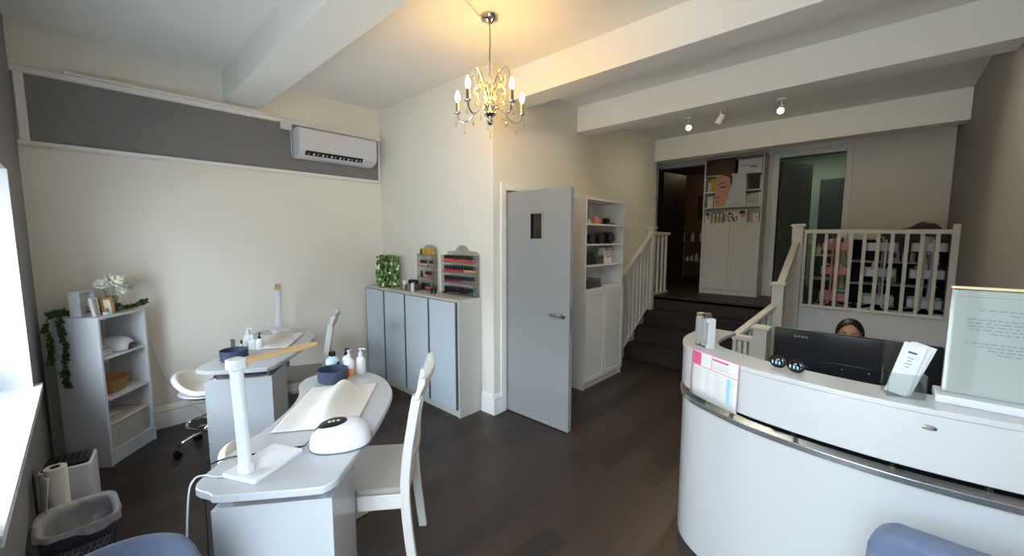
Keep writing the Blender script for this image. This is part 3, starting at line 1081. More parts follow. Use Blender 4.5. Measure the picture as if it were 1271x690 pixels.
pump_bottle('squat blue bottle with black cap on the near manicure table', (-2.475, 1.015, 0.765), 0.041, 0.108, 'paleblue', 'black', 0, None, False, 'bottle')
bt = bpy.data.objects['bottle']
MB().grid(lambda u, v: Vector((0.0417 * math.cos(2 * PI * v), 0.0417 * math.sin(2 * PI * v), 0.006 + u * (0.058 + 0.008 * math.sin(4 * PI * v)))), 3, 28, True).build('blue_wave', 'blueliq', bt)
pump_bottle('slim bottle with black pump behind the white one on the near table', (-2.44, 1.085, 0.765), 0.023, 0.105, 'milky', 'black', 1.0)
pump_bottle('tiny bottle with black top and green label on the near table', (-2.425, 1.03, 0.765), 0.013, 0.05, 'greenlab', 'black', 0, None, False, 'bottle')
pump_bottle('white pump bottle holding orange liquid on the near table', (-2.345, 1.062, 0.765), 0.028, 0.118, 'milky', 'white', 2.2, 'orangeliq')
pump_bottle('clear pump bottle with white nozzle at the far edge of the near table', (-2.33, 1.128, 0.765), 0.028, 0.12, 'milky', 'white', 0.7)

# far table things
fl = thing('file_block', 'grey upright nail file block standing behind the far navy bowl', 'nail file', (-3.43, 0.70, 0.765), 0.4)
MB().box(-0.017, 0.017, -0.006, 0.006, 0, 0.105).build('file', 'alu', fl, bev=0.003)
MB().box(-0.021, 0.021, -0.01, 0.01, 0, 0.012).build('base', 'black', fl)
pump_bottle('small black-topped bottle beside the file block on the far table', (-3.49, 0.765, 0.765), 0.014, 0.05, 'milky', 'black', 0, None, False, 'bottle')
pump_bottle('taller white pump bottle on the far table', (-3.53, 0.82, 0.765), 0.03, 0.115, 'white', 'white', 0.8)
pump_bottle('second white bottle with a domed cap on the far table', (-3.47, 0.835, 0.765), 0.032, 0.085, 'milky', 'white', 0, None, False, 'bottle')
pump_bottle('clear bottle with black pump on the far table', (-3.415, 0.865, 0.765), 0.023, 0.085, 'milky', 'black', 2.6)

# ------------------------------------------------------------------ white dining chairs
def dining_chair(label, loc, rz):
    t = thing('dining_chair', label, 'chair', loc, rz, 'white slat-back customer chairs')
    w = 0.185
    MB().box(-0.205, 0.205, -0.175, 0.225, 0.445, 0.475).build('seat', 'taupe', t, bev=0.012, seg=3)
    MB().box(-w, w, -0.195, -0.175, 0.375, 0.445).box(-w, w, 0.205, 0.225, 0.375, 0.445).box(-w - 0.02, -w, -0.18, 0.215, 0.375, 0.445).box(w, w + 0.02, -0.18, 0.215, 0.375, 0.445).build('seat_frame', 'wood_white', t, bev=0.003)
    for s in (-1, 1):
        MB().tube([(s * w, 0.205, 0.445), (s * w, 0.205, 0.0)], [0.025, 0.017], 4).build('leg', 'wood_white', t, bev=0.003)
        prof = spline([(0, -0.225, 0.0), (0, -0.198, 0.25), (0, -0.188, 0.45), (0, -0.202, 0.62), (0, -0.232, 0.80), (0, -0.252, 0.90)], 5)
        mb = MB()
        rings = []
        for p in prof:
            rings.append([mb.bm.verts.new((s * w + dx, p.y + dy, p.z)) for dx, dy in ((-0.0175, -0.021), (0.0175, -0.021), (0.0175, 0.021), (-0.0175, 0.021))])
        mb.ring_faces(rings)
        mb.build('back_leg', 'wood_white', t, bev=0.003)
    # crest rail, bowed and flared
    mb = MB()
    rings = []
    for k in range(13):
        u = -1 + k / 6
        x = u * 0.215
        bow = -0.028 * (1 - u * u)
        rings.append([mb.bm.verts.new((x, y + bow, z)) for y, z in ((-0.236, 0.885), (-0.262, 0.885), (-0.275, 0.925), (-0.292, 0.96), (-0.290, 0.982), (-0.272, 0.98), (-0.254, 0.935))])
    mb.ring_faces(rings)
    mb.build('crest_rail', 'wood_white', t, bev=0.004)
    mb = MB()
    rings = []
    for k in range(9):
        u = -1 + k / 4
        bow = -0.018 * (1 - u * u)
        rings.append([mb.bm.verts.new((u * (w - 0.01), y + bow, z)) for y, z in ((-0.196, 0.555), (-0.216, 0.555), (-0.222, 0.605), (-0.202, 0.605))])
    mb.ring_faces(rings)
    mb.build('lower_rail', 'wood_white', t, bev=0.003)
    for k in range(5):
        x = -0.12 + 0.06 * k
        u = x / w
        bow = -0.02 * (1 - u * u)
        mb = MB()
        rings = []
        for y, z in ((-0.208, 0.59), (-0.22, 0.72), (-0.236, 0.80), (-0.252, 0.90)):
            rings.append([mb.bm.verts.new((x + dx, y + bow + dy, z)) for dx, dy in ((-0.015, -0.006), (0.015, -0.006), (0.015, 0.006), (-0.015, 0.006))])
        mb.ring_faces(rings)
        mb.build('slat', 'wood_white', t, bev=0.002)
    MB().box(-w, w, -0.012, 0.012, 0.18, 0.215).build('stretcher', 'wood_white', t) if False else None
    return t


dc = dining_chair('white slat-back dining chair with taupe seat at the nearest manicure table', (-1.795, 0.905, 0), math.radians(140))
dup(dc, (-3.555, 1.20, 0), math.radians(154), 'white slat-back dining chair tucked behind the far manicure table')

# ------------------------------------------------------------------ technician stools
def stool(label, loc, rz):
    t = thing('swivel_stool', label, 'stool', loc, rz, 'white swivel stools')
    m = MB()
    def fn(a, b):
        ang = 2 * PI * b
        r = 0.02 + 0.20 * a
        back = max(0, -math.sin(ang)) ** 1.5
        z = 0.47 + 0.015 * a * a + (0.10 * back * max(0, a - 0.55) / 0.45) + 0.02 * max(0, a - 0.8) / 0.2
        return Vector((r * math.cos(ang), r * math.sin(ang) * 0.96 - 0.03 * back * max(0, a - 0.6), z))
    m.grid(fn, 12, 36, True)
    m.build('seat', 'cushion', t, solid=0.035, angle=70)
    MB().lathe([(0.02, 0.42), (0.17, 0.435), (0.205, 0.462), (0.2, 0.47), (0.02, 0.47)], 32).build('seat_shell', 'white', t)
    MB().cyl((0, 0, 0.16), (0, 0, 0.43), 0.025, 0.018, 16).build('gas_column', 'chrome', t)
    MB().tube([(0.02, 0.06, 0.425), (0.14, 0.10, 0.40), (0.21, 0.13, 0.385)], 0.005, 8).build('height_lever', 'black', t)
    MB().tube([(0.17 * math.cos(2 * PI * k / 28), 0.17 * math.sin(2 * PI * k / 28), 0.215) for k in range(29)], 0.009, 8).build('foot_ring', 'chrome', t)
    sp = MB()
    for k in range(3):
        a = 2 * PI * k / 3
        sp.cyl((0, 0, 0.215), (0.17 * math.cos(a), 0.17 * math.sin(a), 0.215), 0.006, None, 8)
    sp.build('ring_spoke', 'chrome', t)
    for k in range(5):
        a = 2 * PI * k / 5 + 0.3
        c, s = math.cos(a), math.sin(a)
        MB().tube(spline([(0, 0, 0.15), (0.12 * c, 0.12 * s, 0.14), (0.21 * c, 0.21 * s, 0.105), (0.235 * c, 0.235 * s, 0.062)], 4), 0.013, 8).build('base_arm', 'chrome', t)
        w = MB()
        for off in (-0.013, 0.013):
            w.cyl((0.235 * c - off * s - 0.008 * s, 0.235 * s + off * c + 0.008 * c, 0.027), (0.235 * c - off * s + 0.008 * s, 0.235 * s + off * c - 0.008 * c, 0.027), 0.027, None, 16)
        w.cyl((0.235 * c, 0.235 * s, 0.03), (0.235 * c, 0.235 * s, 0.07), 0.012, None, 8)
        w.build('castor', 'black', t)
    return t


st = stool('white swivel stool with chrome star base at the far manicure table', (-3.68, 0.60, 0), math.radians(-33))
dup(st, (-2.13, 0.585, 0), math.radians(-38), 'white swivel stool half hidden behind the near manicure table')

# ------------------------------------------------------------------ bookcases
def carcass(t, w, d, h, shelves, mtl='foil', kick=0.07, ts=0.018, back=True, names=True):
    MB().box(0, ts, 0, d, 0, h).build('side_panel', mtl, t, bev=0.001)
    MB().box(w - ts, w, 0, d, 0, h).build('side_panel', mtl, t, bev=0.001)
    MB().box(ts, w - ts, 0, d, h - ts, h).build('top_panel', mtl, t, bev=0.001)
    MB().box(ts, w - ts, 0.006, d, kick, kick + ts).build('bottom_panel', mtl, t)
    MB().box(ts, w - ts, 0.012, 0.03, 0, kick).build('plinth', mtl, t)
    MB().box(ts, w - ts, d - 0.006, d - 0.001, kick, h - ts).build('back_panel', mtl, t)
    for z in shelves:
        MB().box(ts, w - ts, 0.006, d - 0.007, z - ts, z).build('shelf', mtl, t)


def cabinet_door(t, x0, x1, z0, z1, mtl='foil', handle=None):
    y = -0.018
    fr = 0.045
    m = MB()
    m.box(x0, x0 + fr, y, 0, z0, z1).box(x1 - fr, x1, y, 0, z0, z1).box(x0 + fr, x1 - fr, y, 0, z0, z0 + fr).box(x0 + fr, x1 - fr, y, 0, z1 - fr, z1)
    m.box(x0 + fr, x1 - fr, y + 0.007, 0, z0 + fr, z1 - fr)
    d = m.build('door', mtl, t, bev=0.002)
    if handle:
        MB().cyl((handle[0], y, handle[1]), (handle[0], y - 0.016, handle[1]), 0.006, 0.01, 12).build('knob', 'white', d)
    return d


SB = ((-3.87, 0.035, 0), math.atan2(0.65, -0.76))
sb = thing('corner_bookcase', 'low white open bookcase set diagonally in the left corner', 'bookcase', *SB)
carcass(sb, 0.41, 0.28, 1.066, (0.78, 0.485), 'white', 0.085)


def bw(B, x, y, z):
    p = RZ(B[1]) @ Vector((x, y, 0))
    return (B[0][0] + p.x, B[0][1] + p.y, B[0][2] + z)


# on top: box frame, small frame, vase with flowers, ivy
def frame(label, B, x, y, z, w, h, d, rz, tilt=0.0, pic='posterbg', fm='white'):
    t = thing('picture_frame', label, 'picture frame', bw(B, x, y, z), B[1] + rz)
    t.rotation_euler = (tilt, 0, B[1] + rz)
    b = 0.014
    m = MB()
    m.box(-w / 2, -w / 2 + b, 0, d, 0, h).box(w / 2 - b, w / 2, 0, d, 0, h).box(-w / 2 + b, w / 2 - b, 0, d, 0, b).box(-w / 2 + b, w / 2 - b, 0, d, h - b, h)
    m.build('frame', fm, t, bev=0.001)
    MB().box(-w / 2 + b, w / 2 - b, d * 0.6, d * 0.9, b, h - b).build('picture', pic, t)
    return t


frame('deep white box frame at the back of the corner bookcase top', SB, 0.12, 0.15, 1.066, 0.15, 0.175, 0.06, 0.2)
frame('small white frame in front of the box frame on the corner bookcase', SB, 0.085, 0.06, 1.066, 0.075, 0.13, 0.018, 0.35, -0.12, 'paper')
frame('small wooden frame leaning by the flowers on the corner bookcase', SB, 0.165, 0.055, 1.066, 0.07, 0.12, 0.016, -0.5, -0.25, 'cream', 'wicker')
solo(MB().box(-0.022, 0.022, -0.015, 0.015, 0, 0.022), 'trinket_box', 'white', 'tiny white box at the front edge of the corner bookcase top', 'box', bw(SB, 0.125, 0.035, 1.066), SB[1], bev=0.002)

vs = thing('flower_vase', 'glass vase of white flowers on top of the corner bookcase', 'vase', bw(SB, 0.255, 0.11, 1.066))
MB().lathe([(0.0, 0.0), (0.035, 0.0), (0.04, 0.02), (0.034, 0.08), (0.038, 0.12), (0.034, 0.118), (0.03, 0.08), (0.036, 0.02), (0.0, 0.006)], 24).build('vase', 'clearg', vs)


def bloom(mb, c, r, n=4, ax=Vector((0, 0, 1))):
    rs = random.Random(int(c[0] * 1000) + 5)
    q = Vector((0, 0, 1)).rotation_difference(ax)
    for L in range(n):
        el = 0.15 + 1.2 * L / (n - 1)
        cnt = 13 - 2 * L
        for k in range(cnt):
            a = 2 * PI * (k + 0.5 * L) / cnt + rs.uniform(-0.1, 0.1)
            d = Vector((math.cos(a) * math.cos(el), math.sin(a) * math.cos(el), math.sin(el)))
            s = Vector((-math.sin(a), math.cos(a), 0))
            nrm = d.cross(s)
            w = r * 0.28
            pts = [d * r * 0.12, d * r * 0.55 + s * w - nrm * 0.1 * r, d * r * 0.95 + s * w * 0.6 + nrm * 0.02 * r, d * r * 1.05 + nrm * 0.1 * r, d * r * 0.95 - s * w * 0.6 + nrm * 0.02 * r, d * r * 0.55 - s * w - nrm * 0.1 * r]
            mb.poly([Vector(c) + q @ p for p in pts])


for (c, r, ax) in (((-0.02, -0.05, 0.205), 0.082, (0.25, -0.5, 0.6)), ((0.06, -0.02, 0.215), 0.062, (0.5, -0.3, 0.8)), ((0.105, -0.03, 0.185), 0.052, (0.8, -0.4, 0.5)), ((-0.075, -0.01, 0.205), 0.045, (-0.5, -0.4, 0.7)), ((-0.01, -0.075, 0.14), 0.04, (0, -1, 0.3))):
    # offsets are given towards the camera side after turning with the bookcase
    p = RZ(SB[1]) @ Vector((c[0], c[1], 0))
    a3 = RZ(SB[1]) @ Vector(ax)
    m = MB()
    bloom(m, (p.x, p.y, c[2]), r, 4, a3.normalized())
    fl_ = m.build('flower', 'petal', vs, solid=0.0015, angle=180)
    MB().tube([(p.x * 0.2, p.y * 0.2, 0.02), (p.x * 0.5, p.y * 0.5, c[2] * 0.6), (p.x, p.y, c[2])], 0.002, 5).build('stem', 'leafm', vs)


def leaf_shape(mb, p, size, d, nrm):
    d = Vector(d).normalized()
    s = d.cross(Vector(nrm)).normalized()
    n = s.cross(d)
    out = [(0, 0), (0.35, -0.05), (0.5, 0.2), (0.28, 0.45), (0.30, 0.7), (0, 1.0), (-0.30, 0.7), (-0.28, 0.45), (-0.5, 0.2), (-0.35, -0.05)]
    c = mb.bm.verts.new(Vector(p) + d * size * 0.4 + n * size * 0.08)
    vs_ = [mb.bm.verts.new(Vector(p) + s * x * size + d * y * size) for x, y in out]
    for i in range(len(vs_)):
        mb.bm.faces.new((c, vs_[i], vs_[(i + 1) % len(vs_)]))


iv = thing('trailing_ivy', 'trailing green ivy draped across and down the left side of the corner bookcase', 'plant', SB[0], SB[1])
rs = random.Random(21)
strands = [[(0.16, 0.20, 1.075), (0.05, 0.22, 1.085), (-0.012, 0.215, 1.07), (-0.022, 0.20, 0.98), (-0.02, 0.19, 0.85), (-0.022, 0.20, 0.72), (-0.02, 0.205, 0.62)],
           [(0.10, 0.24, 1.08), (0.03, 0.255, 1.10), (-0.03, 0.262, 1.09), (-0.045, 0.262, 1.0), (-0.04, 0.255, 0.86), (-0.045, 0.26, 0.78)],
           [(0.17, 0.09, 1.075), (0.25, 0.05, 1.083), (0.33, 0.035, 1.085), (0.40, 0.03, 1.09), (0.44, 0.02, 1.10)],
           [(0.20, 0.13, 1.075), (0.28, 0.16, 1.09), (0.36, 0.14, 1.10)]]
lm, sm = MB(), MB()
for st_ in strands:
    c = spline(st_, 5)
    sm.tube(c, 0.0018, 5)
    for i, p in enumerate(c):
        for k in range(2):
            ang = rs.uniform(0, 2 * PI)
            hang = p.z < 1.06
            d = Vector((rs.uniform(-0.8, 0.2) if hang else rs.uniform(-0.7, 0.7), rs.uniform(-0.9, 0.5), rs.uniform(-1.0, -0.2) if hang else rs.uniform(-0.1, 0.4)))
            q = p + Vector((-0.003 if hang else 0, 0, 0.004 if not hang else 0))
            leaf_shape(lm, q, rs.uniform(0.026, 0.046), d, Vector((-1, rs.uniform(-0.7, 0.2), 0.5)))
sm.build('vine', 'leafm', iv)
lm.build('leaves', 'leafg', iv, angle=180)

# shelf 1: second curing lamp, white boxes; shelf 2: wicker basket; bottom: crate
u2 = uv_lamp('curing_lamp', 'white nail curing lamp with dark opening on the upper shelf of the corner bookcase', bw(SB, 0.255, 0.125, 0.78), SB[1] - PI / 2 + 0.15, False)
m = MB()
m.prism([(0.028 * 1.5 * math.cos(a), 0.045 * math.sin(a)) for a in (PI * k / 12 for k in range(13))], -0.003, 0.006, T(0.116, 0.0, 0.006) @ Matrix.Rotation(PI / 2, 4, 'Z') @ Matrix.Rotation(PI / 2, 4, 'X'))
m.build('hand_opening', 'black', u2)
for k, (x, y, w, h, lab) in enumerate(((0.085, 0.06, 0.10, 0.036, 'flat white carton at the front of the upper bookcase shelf'), (0.09, 0.12, 0.12, 0.052, 'long white carton behind the flat one on the bookcase shelf'))):
    t = thing('carton', lab, 'box', bw(SB, x, y, 0.78), SB[1])
    MB().box(-w / 2, w / 2, -0.024, 0.024, 0, h).build('box', 'white', t, bev=0.002)
    MB().box(-w / 2 + 0.01, w / 2 - 0.01, -0.0248, -0.024, h * 0.7, h * 0.8).build('dark_band', 'textink', t)

bk = thing('wicker_basket', 'oval woven basket with a dark hoop handle on the middle bookcase shelf', 'basket', bw(SB, 0.19, 0.135, 0.485), SB[1])
m = MB()
N = 44
rings = []
prof = [(0.0, 0.004), (0.10, 0.004), (0.118, 0.02), (0.135, 0.06), (0.148, 0.095), (0.153, 0.1), (0.145, 0.1), (0.13, 0.06), (0.11, 0.02), (0.0, 0.012)]
for r, z in prof:
    rings.append([m.bm.verts.new(((r + (0.0025 * (k % 2) if r > 0.1 else 0)) * math.cos(2 * PI * k / N), max(r, 1e-3) * 0.72 * math.sin(2 * PI * k / N), z)) for k in range(N)])
m.ring_faces(rings)
m.build('basket', 'wicker', bk)
MB().tube([(0.085 * math.cos(a) - 0.05, 0.05 + 0.02 * math.sin(a), 0.085 + 0.06 * max(math.sin(a), -0.2)) for a in (PI * k / 16 for k in range(17))], 0.006, 8).build('hoop_handle', 'wickerd', bk)


def lattice_panel(mb, p0, p1, z0, z1, nx, nz, th=0.003, bar=0.0045):
    p0, p1 = Vector(p0), Vector(p1)
    d = p1 - p0
    L = d.length
    a = math.atan2(d.y, d.x)
    mt = T(p0.x, p0.y, 0) @ RZ(a)
    for k in range(nx + 1):
        x = L * k / nx
        mb.box(x - bar / 2, x + bar / 2, -th / 2, th / 2, z0, z1, mt)
    for k in range(nz + 1):
        z = z0 + (z1 - z0) * k / nz
        mb.box(0, L, -th / 2, th / 2, z - bar / 2, z + bar / 2, mt)


cr = thing('storage_crate', 'cream perforated plastic crate with lid at the bottom of the corner bookcase', 'crate', bw(SB, 0.205, 0.14, 0.103), SB[1])
m = MB()
W_, D_, H_ = 0.172, 0.118, 0.19
for a, b, n in (((-W_, -D_), (W_, -D_), 14), ((W_, -D_), (W_, D_), 10), ((W_, D_), (-W_, D_), 14), ((-W_, D_), (-W_, -D_), 10)):
    lattice_panel(m, (*a, 0), (*b, 0), 0.01, H_ - 0.012, n, 8)
m.box(-W_, W_, -D_, D_, 0, 0.006)
m.build('crate', 'plasticcream', cr)
MB().prism(rrect(-W_ + 0.012, W_ - 0.012, -D_ + 0.012, D_ - 0.012, 0.02), 0.008, H_ - 0.03).build('contents', 'tissue', cr)
MB().prism(rrect(-W_ - 0.004, W_ + 0.004, -D_ - 0.004, D_ + 0.004, 0.02), H_ - 0.012, H_ + 0.004).build('lid', 'plasticcream', cr, bev=0.003)
MB().prism(rrect(-0.05, 0.05, -0.02, 0.02, 0.015), H_ + 0.004, H_ + 0.018).build('lid_handle', 'white', cr, bev=0.003)

solo(MB().tube(spline([(W1 + 0.010, 0.318, 0.76), (W1 + 0.010, 0.325, 0.73), (W1 + 0.010, 0.37, 0.52), (W1 + 0.010, 0.43, 0.35), (W1 + 0.03, 0.50, 0.24), (W1 + 0.04, 0.60, 0.10), (W1 + 0.05, 0.65, 0.008)], 5), 0.003, 6),
     'wall_cable', 'white', 'thin white cable trailing down the cream wall beside the corner bookcase', 'cable')

# air purifier, paper roll, waste basket
ap = thing('air_purifier', 'white box air purifier with a black slotted top by the window wall', 'air purifier', (-3.045, -0.128, 0), math.radians(-8))
MB().prism(rrect(-0.095, 0.095, -0.095, 0.095, 0.025), 0.004, 0.445).build('body', 'white', ap, bev=0.006)
MB().prism(rrect(-0.084, 0.084, -0.084, 0.084, 0.02), 0.445, 0.452).build('grille', 'black', ap)
m = MB()
for k in range(6):
    m.box(-0.075, 0.015, -0.07 + 0.025 * k, -0.062 + 0.025 * k, 0.452, 0.456)
m.build('slats', 'blackmat', ap)
MB().box(0.025, 0.075, -0.07, 0.07, 0.452, 0.455).build('control_panel', 'screenback', ap)

pr = thing('paper_roll', 'tall white paper towel roll with a loose sheet, behind the waste basket', 'paper roll', (-2.865, -0.165, 0))
MB().lathe([(0.018, 0.0), (0.039, 0.0), (0.039, 0.5), (0.018, 0.5), (0.018, 0.0)], 32).build('roll', 'tissue', pr)
MB().lathe([(0.0165, 0.002), (0.0185, 0.002), (0.0185, 0.502), (0.0165, 0.502), (0.0165, 0.002)], 24).build('core', 'brownbox', pr)
m = MB()
m.grid(lambda u, v: Vector((0.0405 * math.cos(-2.4 + 1.9 * u) * (1 - v) + (0.075 + 0.075 * u) * v, 0.0405 * math.sin(-2.4 + 1.9 * u) * (1 - v) + (-0.046 + 0.012 * u) * v,
                            0.47 - 0.11 * v - 0.02 * u * v - 0.10 * (1 - u) * v * (1 - v))), 10, 10)
m.build('loose_sheet', 'tissue', pr, solid=0.001)

wbk = thing('waste_basket', 'slate blue lattice waste basket with a thin plastic liner', 'waste basket', (-2.635, -0.100, 0), math.radians(2))


def bin_pt(u, z, k=0.0):
    """superellipse plan tapering to the floor"""
    a, b = (0.105 + 0.03 * z / 0.33 + k), (0.095 + 0.03 * z / 0.33 + k)
    t = 2 * PI * u
    c, s = math.cos(t), math.sin(t)
    q = (abs(c) ** 4 + abs(s) ** 4) ** (-0.25)
    return Vector((a * c * q, b * s * q, z))


m = MB()
NU, NV = 40, 9
g = [[m.bm.verts.new(bin_pt((i + 0.5 * (j % 2)) / NU, 0.02 + 0.235 * j / NV)) for i in range(NU)] for j in range(NV + 1)]
for j in range(NV):
    for i in range(NU):
        if j % 2 == 0:
            m.bm.faces.new((g[j][i], g[j][(i + 1) % NU], g[j + 1][i]))
            m.bm.faces.new((g[j][(i + 1) % NU], g[j + 1][(i + 1) % NU], g[j + 1][i]))
        else:
            m.bm.faces.new((g[j][i], g[j + 1][(i + 1) % NU], g[j + 1][i]))
            m.bm.faces.new((g[j][i], g[j][(i + 1) % NU], g[j + 1][(i + 1) % NU]))
m.build('lattice', 'bin', wbk, wire=0.008)
m = MB()
# rim band with a hand slot in each long end
NB = 64
zs = [0.25, 0.268, 0.288, 0.312, 0.33]
gv = [[m.bm.verts.new(bin_pt(i / NB, z)) for i in range(NB)] for z in zs]
for j in range(len(zs) - 1):
    for i in range(NB):
        if j in (1, 2) and (i in range(14, 19) or i in range(46, 51)):
            continue
        m.bm.faces.new((gv[j][i], gv[j][(i + 1) % NB], gv[j + 1][(i + 1) % NB], gv[j + 1][i]))
m.build('rim', 'bin', wbk, solid=0.005)
MB().prism([tuple(bin_pt(k / 40, 0.0)[:2]) for k in range(40)], 0.0, 0.022).build('base', 'bin', wbk)
m = MB()
rs = random.Random(2)
ph = [rs.uniform(0, 6) for _ in range(6)]


def liner(u, v):
    t = 2 * PI * v
    wob = 0.004 * math.sin(9 * t + ph[0]) + 0.003 * math.sin(17 * t + ph[1])
    if u < 0.62:
        z = 0.06 + 0.285 * u / 0.62
        p = bin_pt(v, z, -0.012 + wob * 0.6)
    else:
        w = (u - 0.62) / 0.38
        z = 0.345 - (0.026 + 0.020 * math.sin(t + 0.6) + 0.008 * math.sin(5 * t)) * w
        p = bin_pt(v, 0.33, 0.009 + 0.004 * w + wob * w)
        p.z = z
    return p


m.grid(liner, 22, 80, True)
m.build('liner', 'liner', wbk, angle=180)

# ------------------------------------------------------------------ sideboard and what stands on it
sd = thing('sideboard', 'long pale sideboard with four blue grey doors in the alcove', 'cabinet', (-4.30, 2.185, 0))
SW, SDp, SH = 1.64, 0.26, 1.067
MB().box(0, SW, 0.0, SDp, SH - 0.02, SH).build('top', 'carcass', sd, bev=0.001)
MB().box(0, 0.018, 0.002, SDp, 0, SH - 0.02).build('side_panel', 'carcass', sd)
MB().box(SW - 0.018, SW, 0.002, SDp, 0, SH - 0.02).build('side_panel', 'carcass', sd)
MB().box(0.018, SW - 0.018, 0.012, 0.03, 0, 0.07).build('plinth', 'carcass', sd)
MB().box(0.018, SW - 0.018, SDp - 0.01, SDp, 0.0, SH - 0.02).build('back_panel', 'carcass', sd)
dwid = (SW - 0.02) / 4
for k in range(4):
    x0 = 0.004 + dwid * k
    d = MB().box(x0 + 0.012, x0 + dwid - 0.016, -0.016, 0.0, 0.075, SH - 0.024).build('door', 'sidedoor', sd)
    MB().box(x0 + dwid - 0.016, x0 + dwid - 0.002, -0.017, 0.0, 0.075, SH - 0.024).box(x0 + 0.0, x0 + 0.012, -0.0165, 0.0, 0.075, SH - 0.024).box(x0, x0 + dwid - 0.002, -0.014, 0, SH - 0.026, SH - 0.021).build('edge_profile', 'alu', d)

pl = thing('leaf_planter', 'block of pale green leaves in a rectangular holder at the left of the sideboard top', 'plant', (-4.02, 2.31, SH))
MB().box(-0.105, 0.105, -0.05, 0.07, 0, 0.33).build('holder', 'brownbox', pl)
MB().box(-0.10, 0.115, -0.02, 0.075, 0.33, 0.335).build('top_edge', 'carcass', pl)
rs = random.Random(9)
for nm, mt, cnt in (('leaves', 'leafm', 240), ('pale_leaves', 'leafp', 120), ('white_leaves', 'petal', 16)):
    mb = MB()
    for k in range(cnt):
        f = rs.random()
        if f < 0.6:
            p = Vector((rs.uniform(-0.12, 0.12), -0.055 - rs.uniform(0, 0.03), rs.uniform(0.005, 0.33)))
            n = Vector((rs.uniform(-0.5, 0.5), -1, rs.uniform(-0.2, 0.6)))
        elif f < 0.85:
            p = Vector((0.11 + rs.uniform(0, 0.02), rs.uniform(-0.06, 0.05), rs.uniform(0.005, 0.33)))
            n = Vector((1, rs.uniform(-0.5, 0.3), rs.uniform(-0.2, 0.6)))
        else:
            p = Vector((rs.uniform(-0.11, 0.11), rs.uniform(-0.06, 0.03), 0.33 + rs.uniform(0, 0.012)))
            n = Vector((rs.uniform(-0.5, 0.5), rs.uniform(-0.6, 0.2), 1))
        d = n.orthogonal().normalized()
        d.rotate(Quaternion(n.normalized(), rs.uniform(0, 2 * PI)))
        sz = rs.uniform(0.03, 0.05) if nm != 'white_leaves' else rs.uniform(0.04, 0.055)
        off = n.normalized() * (0.012 if nm == 'white_leaves' else rs.uniform(0, 0.008))
        s = d.cross(n.normalized())
        pts = [(-0.5, 0), (-0.25, 0.26), (0.1, 0.3), (0.5, 0), (0.1, -0.3), (-0.25, -0.26)]
        mb.poly([p + off + d * a * sz + s * b * sz + n.normalized() * (0.12 * sz * (abs(b) * 3)) for a, b in pts])
    mb.build(nm, mt, pl, angle=180)

og = thing('organiser_tray', 'clear acrylic organiser tray between the leaves and the polish racks', 'organiser', (-3.60, 2.32, SH))
m = MB()
m.box(-0.12, 0.12, -0.06, -0.057, 0, 0.06).box(-0.12, 0.12, 0.057, 0.06, 0, 0.06).box(-0.12, -0.117, -0.057, 0.057, 0, 0.06).box(0.117, 0.12, -0.057, 0.057, 0, 0.06).box(-0.117, 0.117, -0.057, 0.057, 0, 0.003).box(-0.03, -0.027, -0.057, 0.057, 0.003, 0.06)
m.build('tray', 'clearg', og)
for k, (x, y, r, h, mt, lab) in enumerate(((-0.085, -0.02, 0.024, 0.095, 'milky', 'white-lidded pot at the left end of the organiser tray'), (-0.05, 0.02, 0.022, 0.11, 'milky', 'taller white-lidded pot at the back of the organiser tray'),
                                           (0.0, 0.025, 0.02, 0.12, 'milky', 'tall narrow white pot in the middle of the organiser tray'))):
    t = thing('pot', lab, 'pot', (-3.60 + x, 2.32 + y, SH + 0.003), 0)
    MB().lathe([(r, 0), (r, h * 0.72), (0, h * 0.72)], 16).build('body', mt, t)
    MB().lathe([(r * 1.05, h * 0.72), (r * 1.05, h * 0.98), (r * 0.9, h), (0, h)], 16).build('lid', 'white', t)
solo(MB().box(-0.066, 0.055, -0.03, 0.03, 0, 0.05), 'black_pouch', 'blackmat', 'black pouch laid across the organiser tray', 'pouch', (-3.538, 2.315, SH + 0.061), 0.1, bev=0.018, seg=3)
bpy.data.objects['black_pouch']['label'] = 'black pouch laid across the organiser tray'


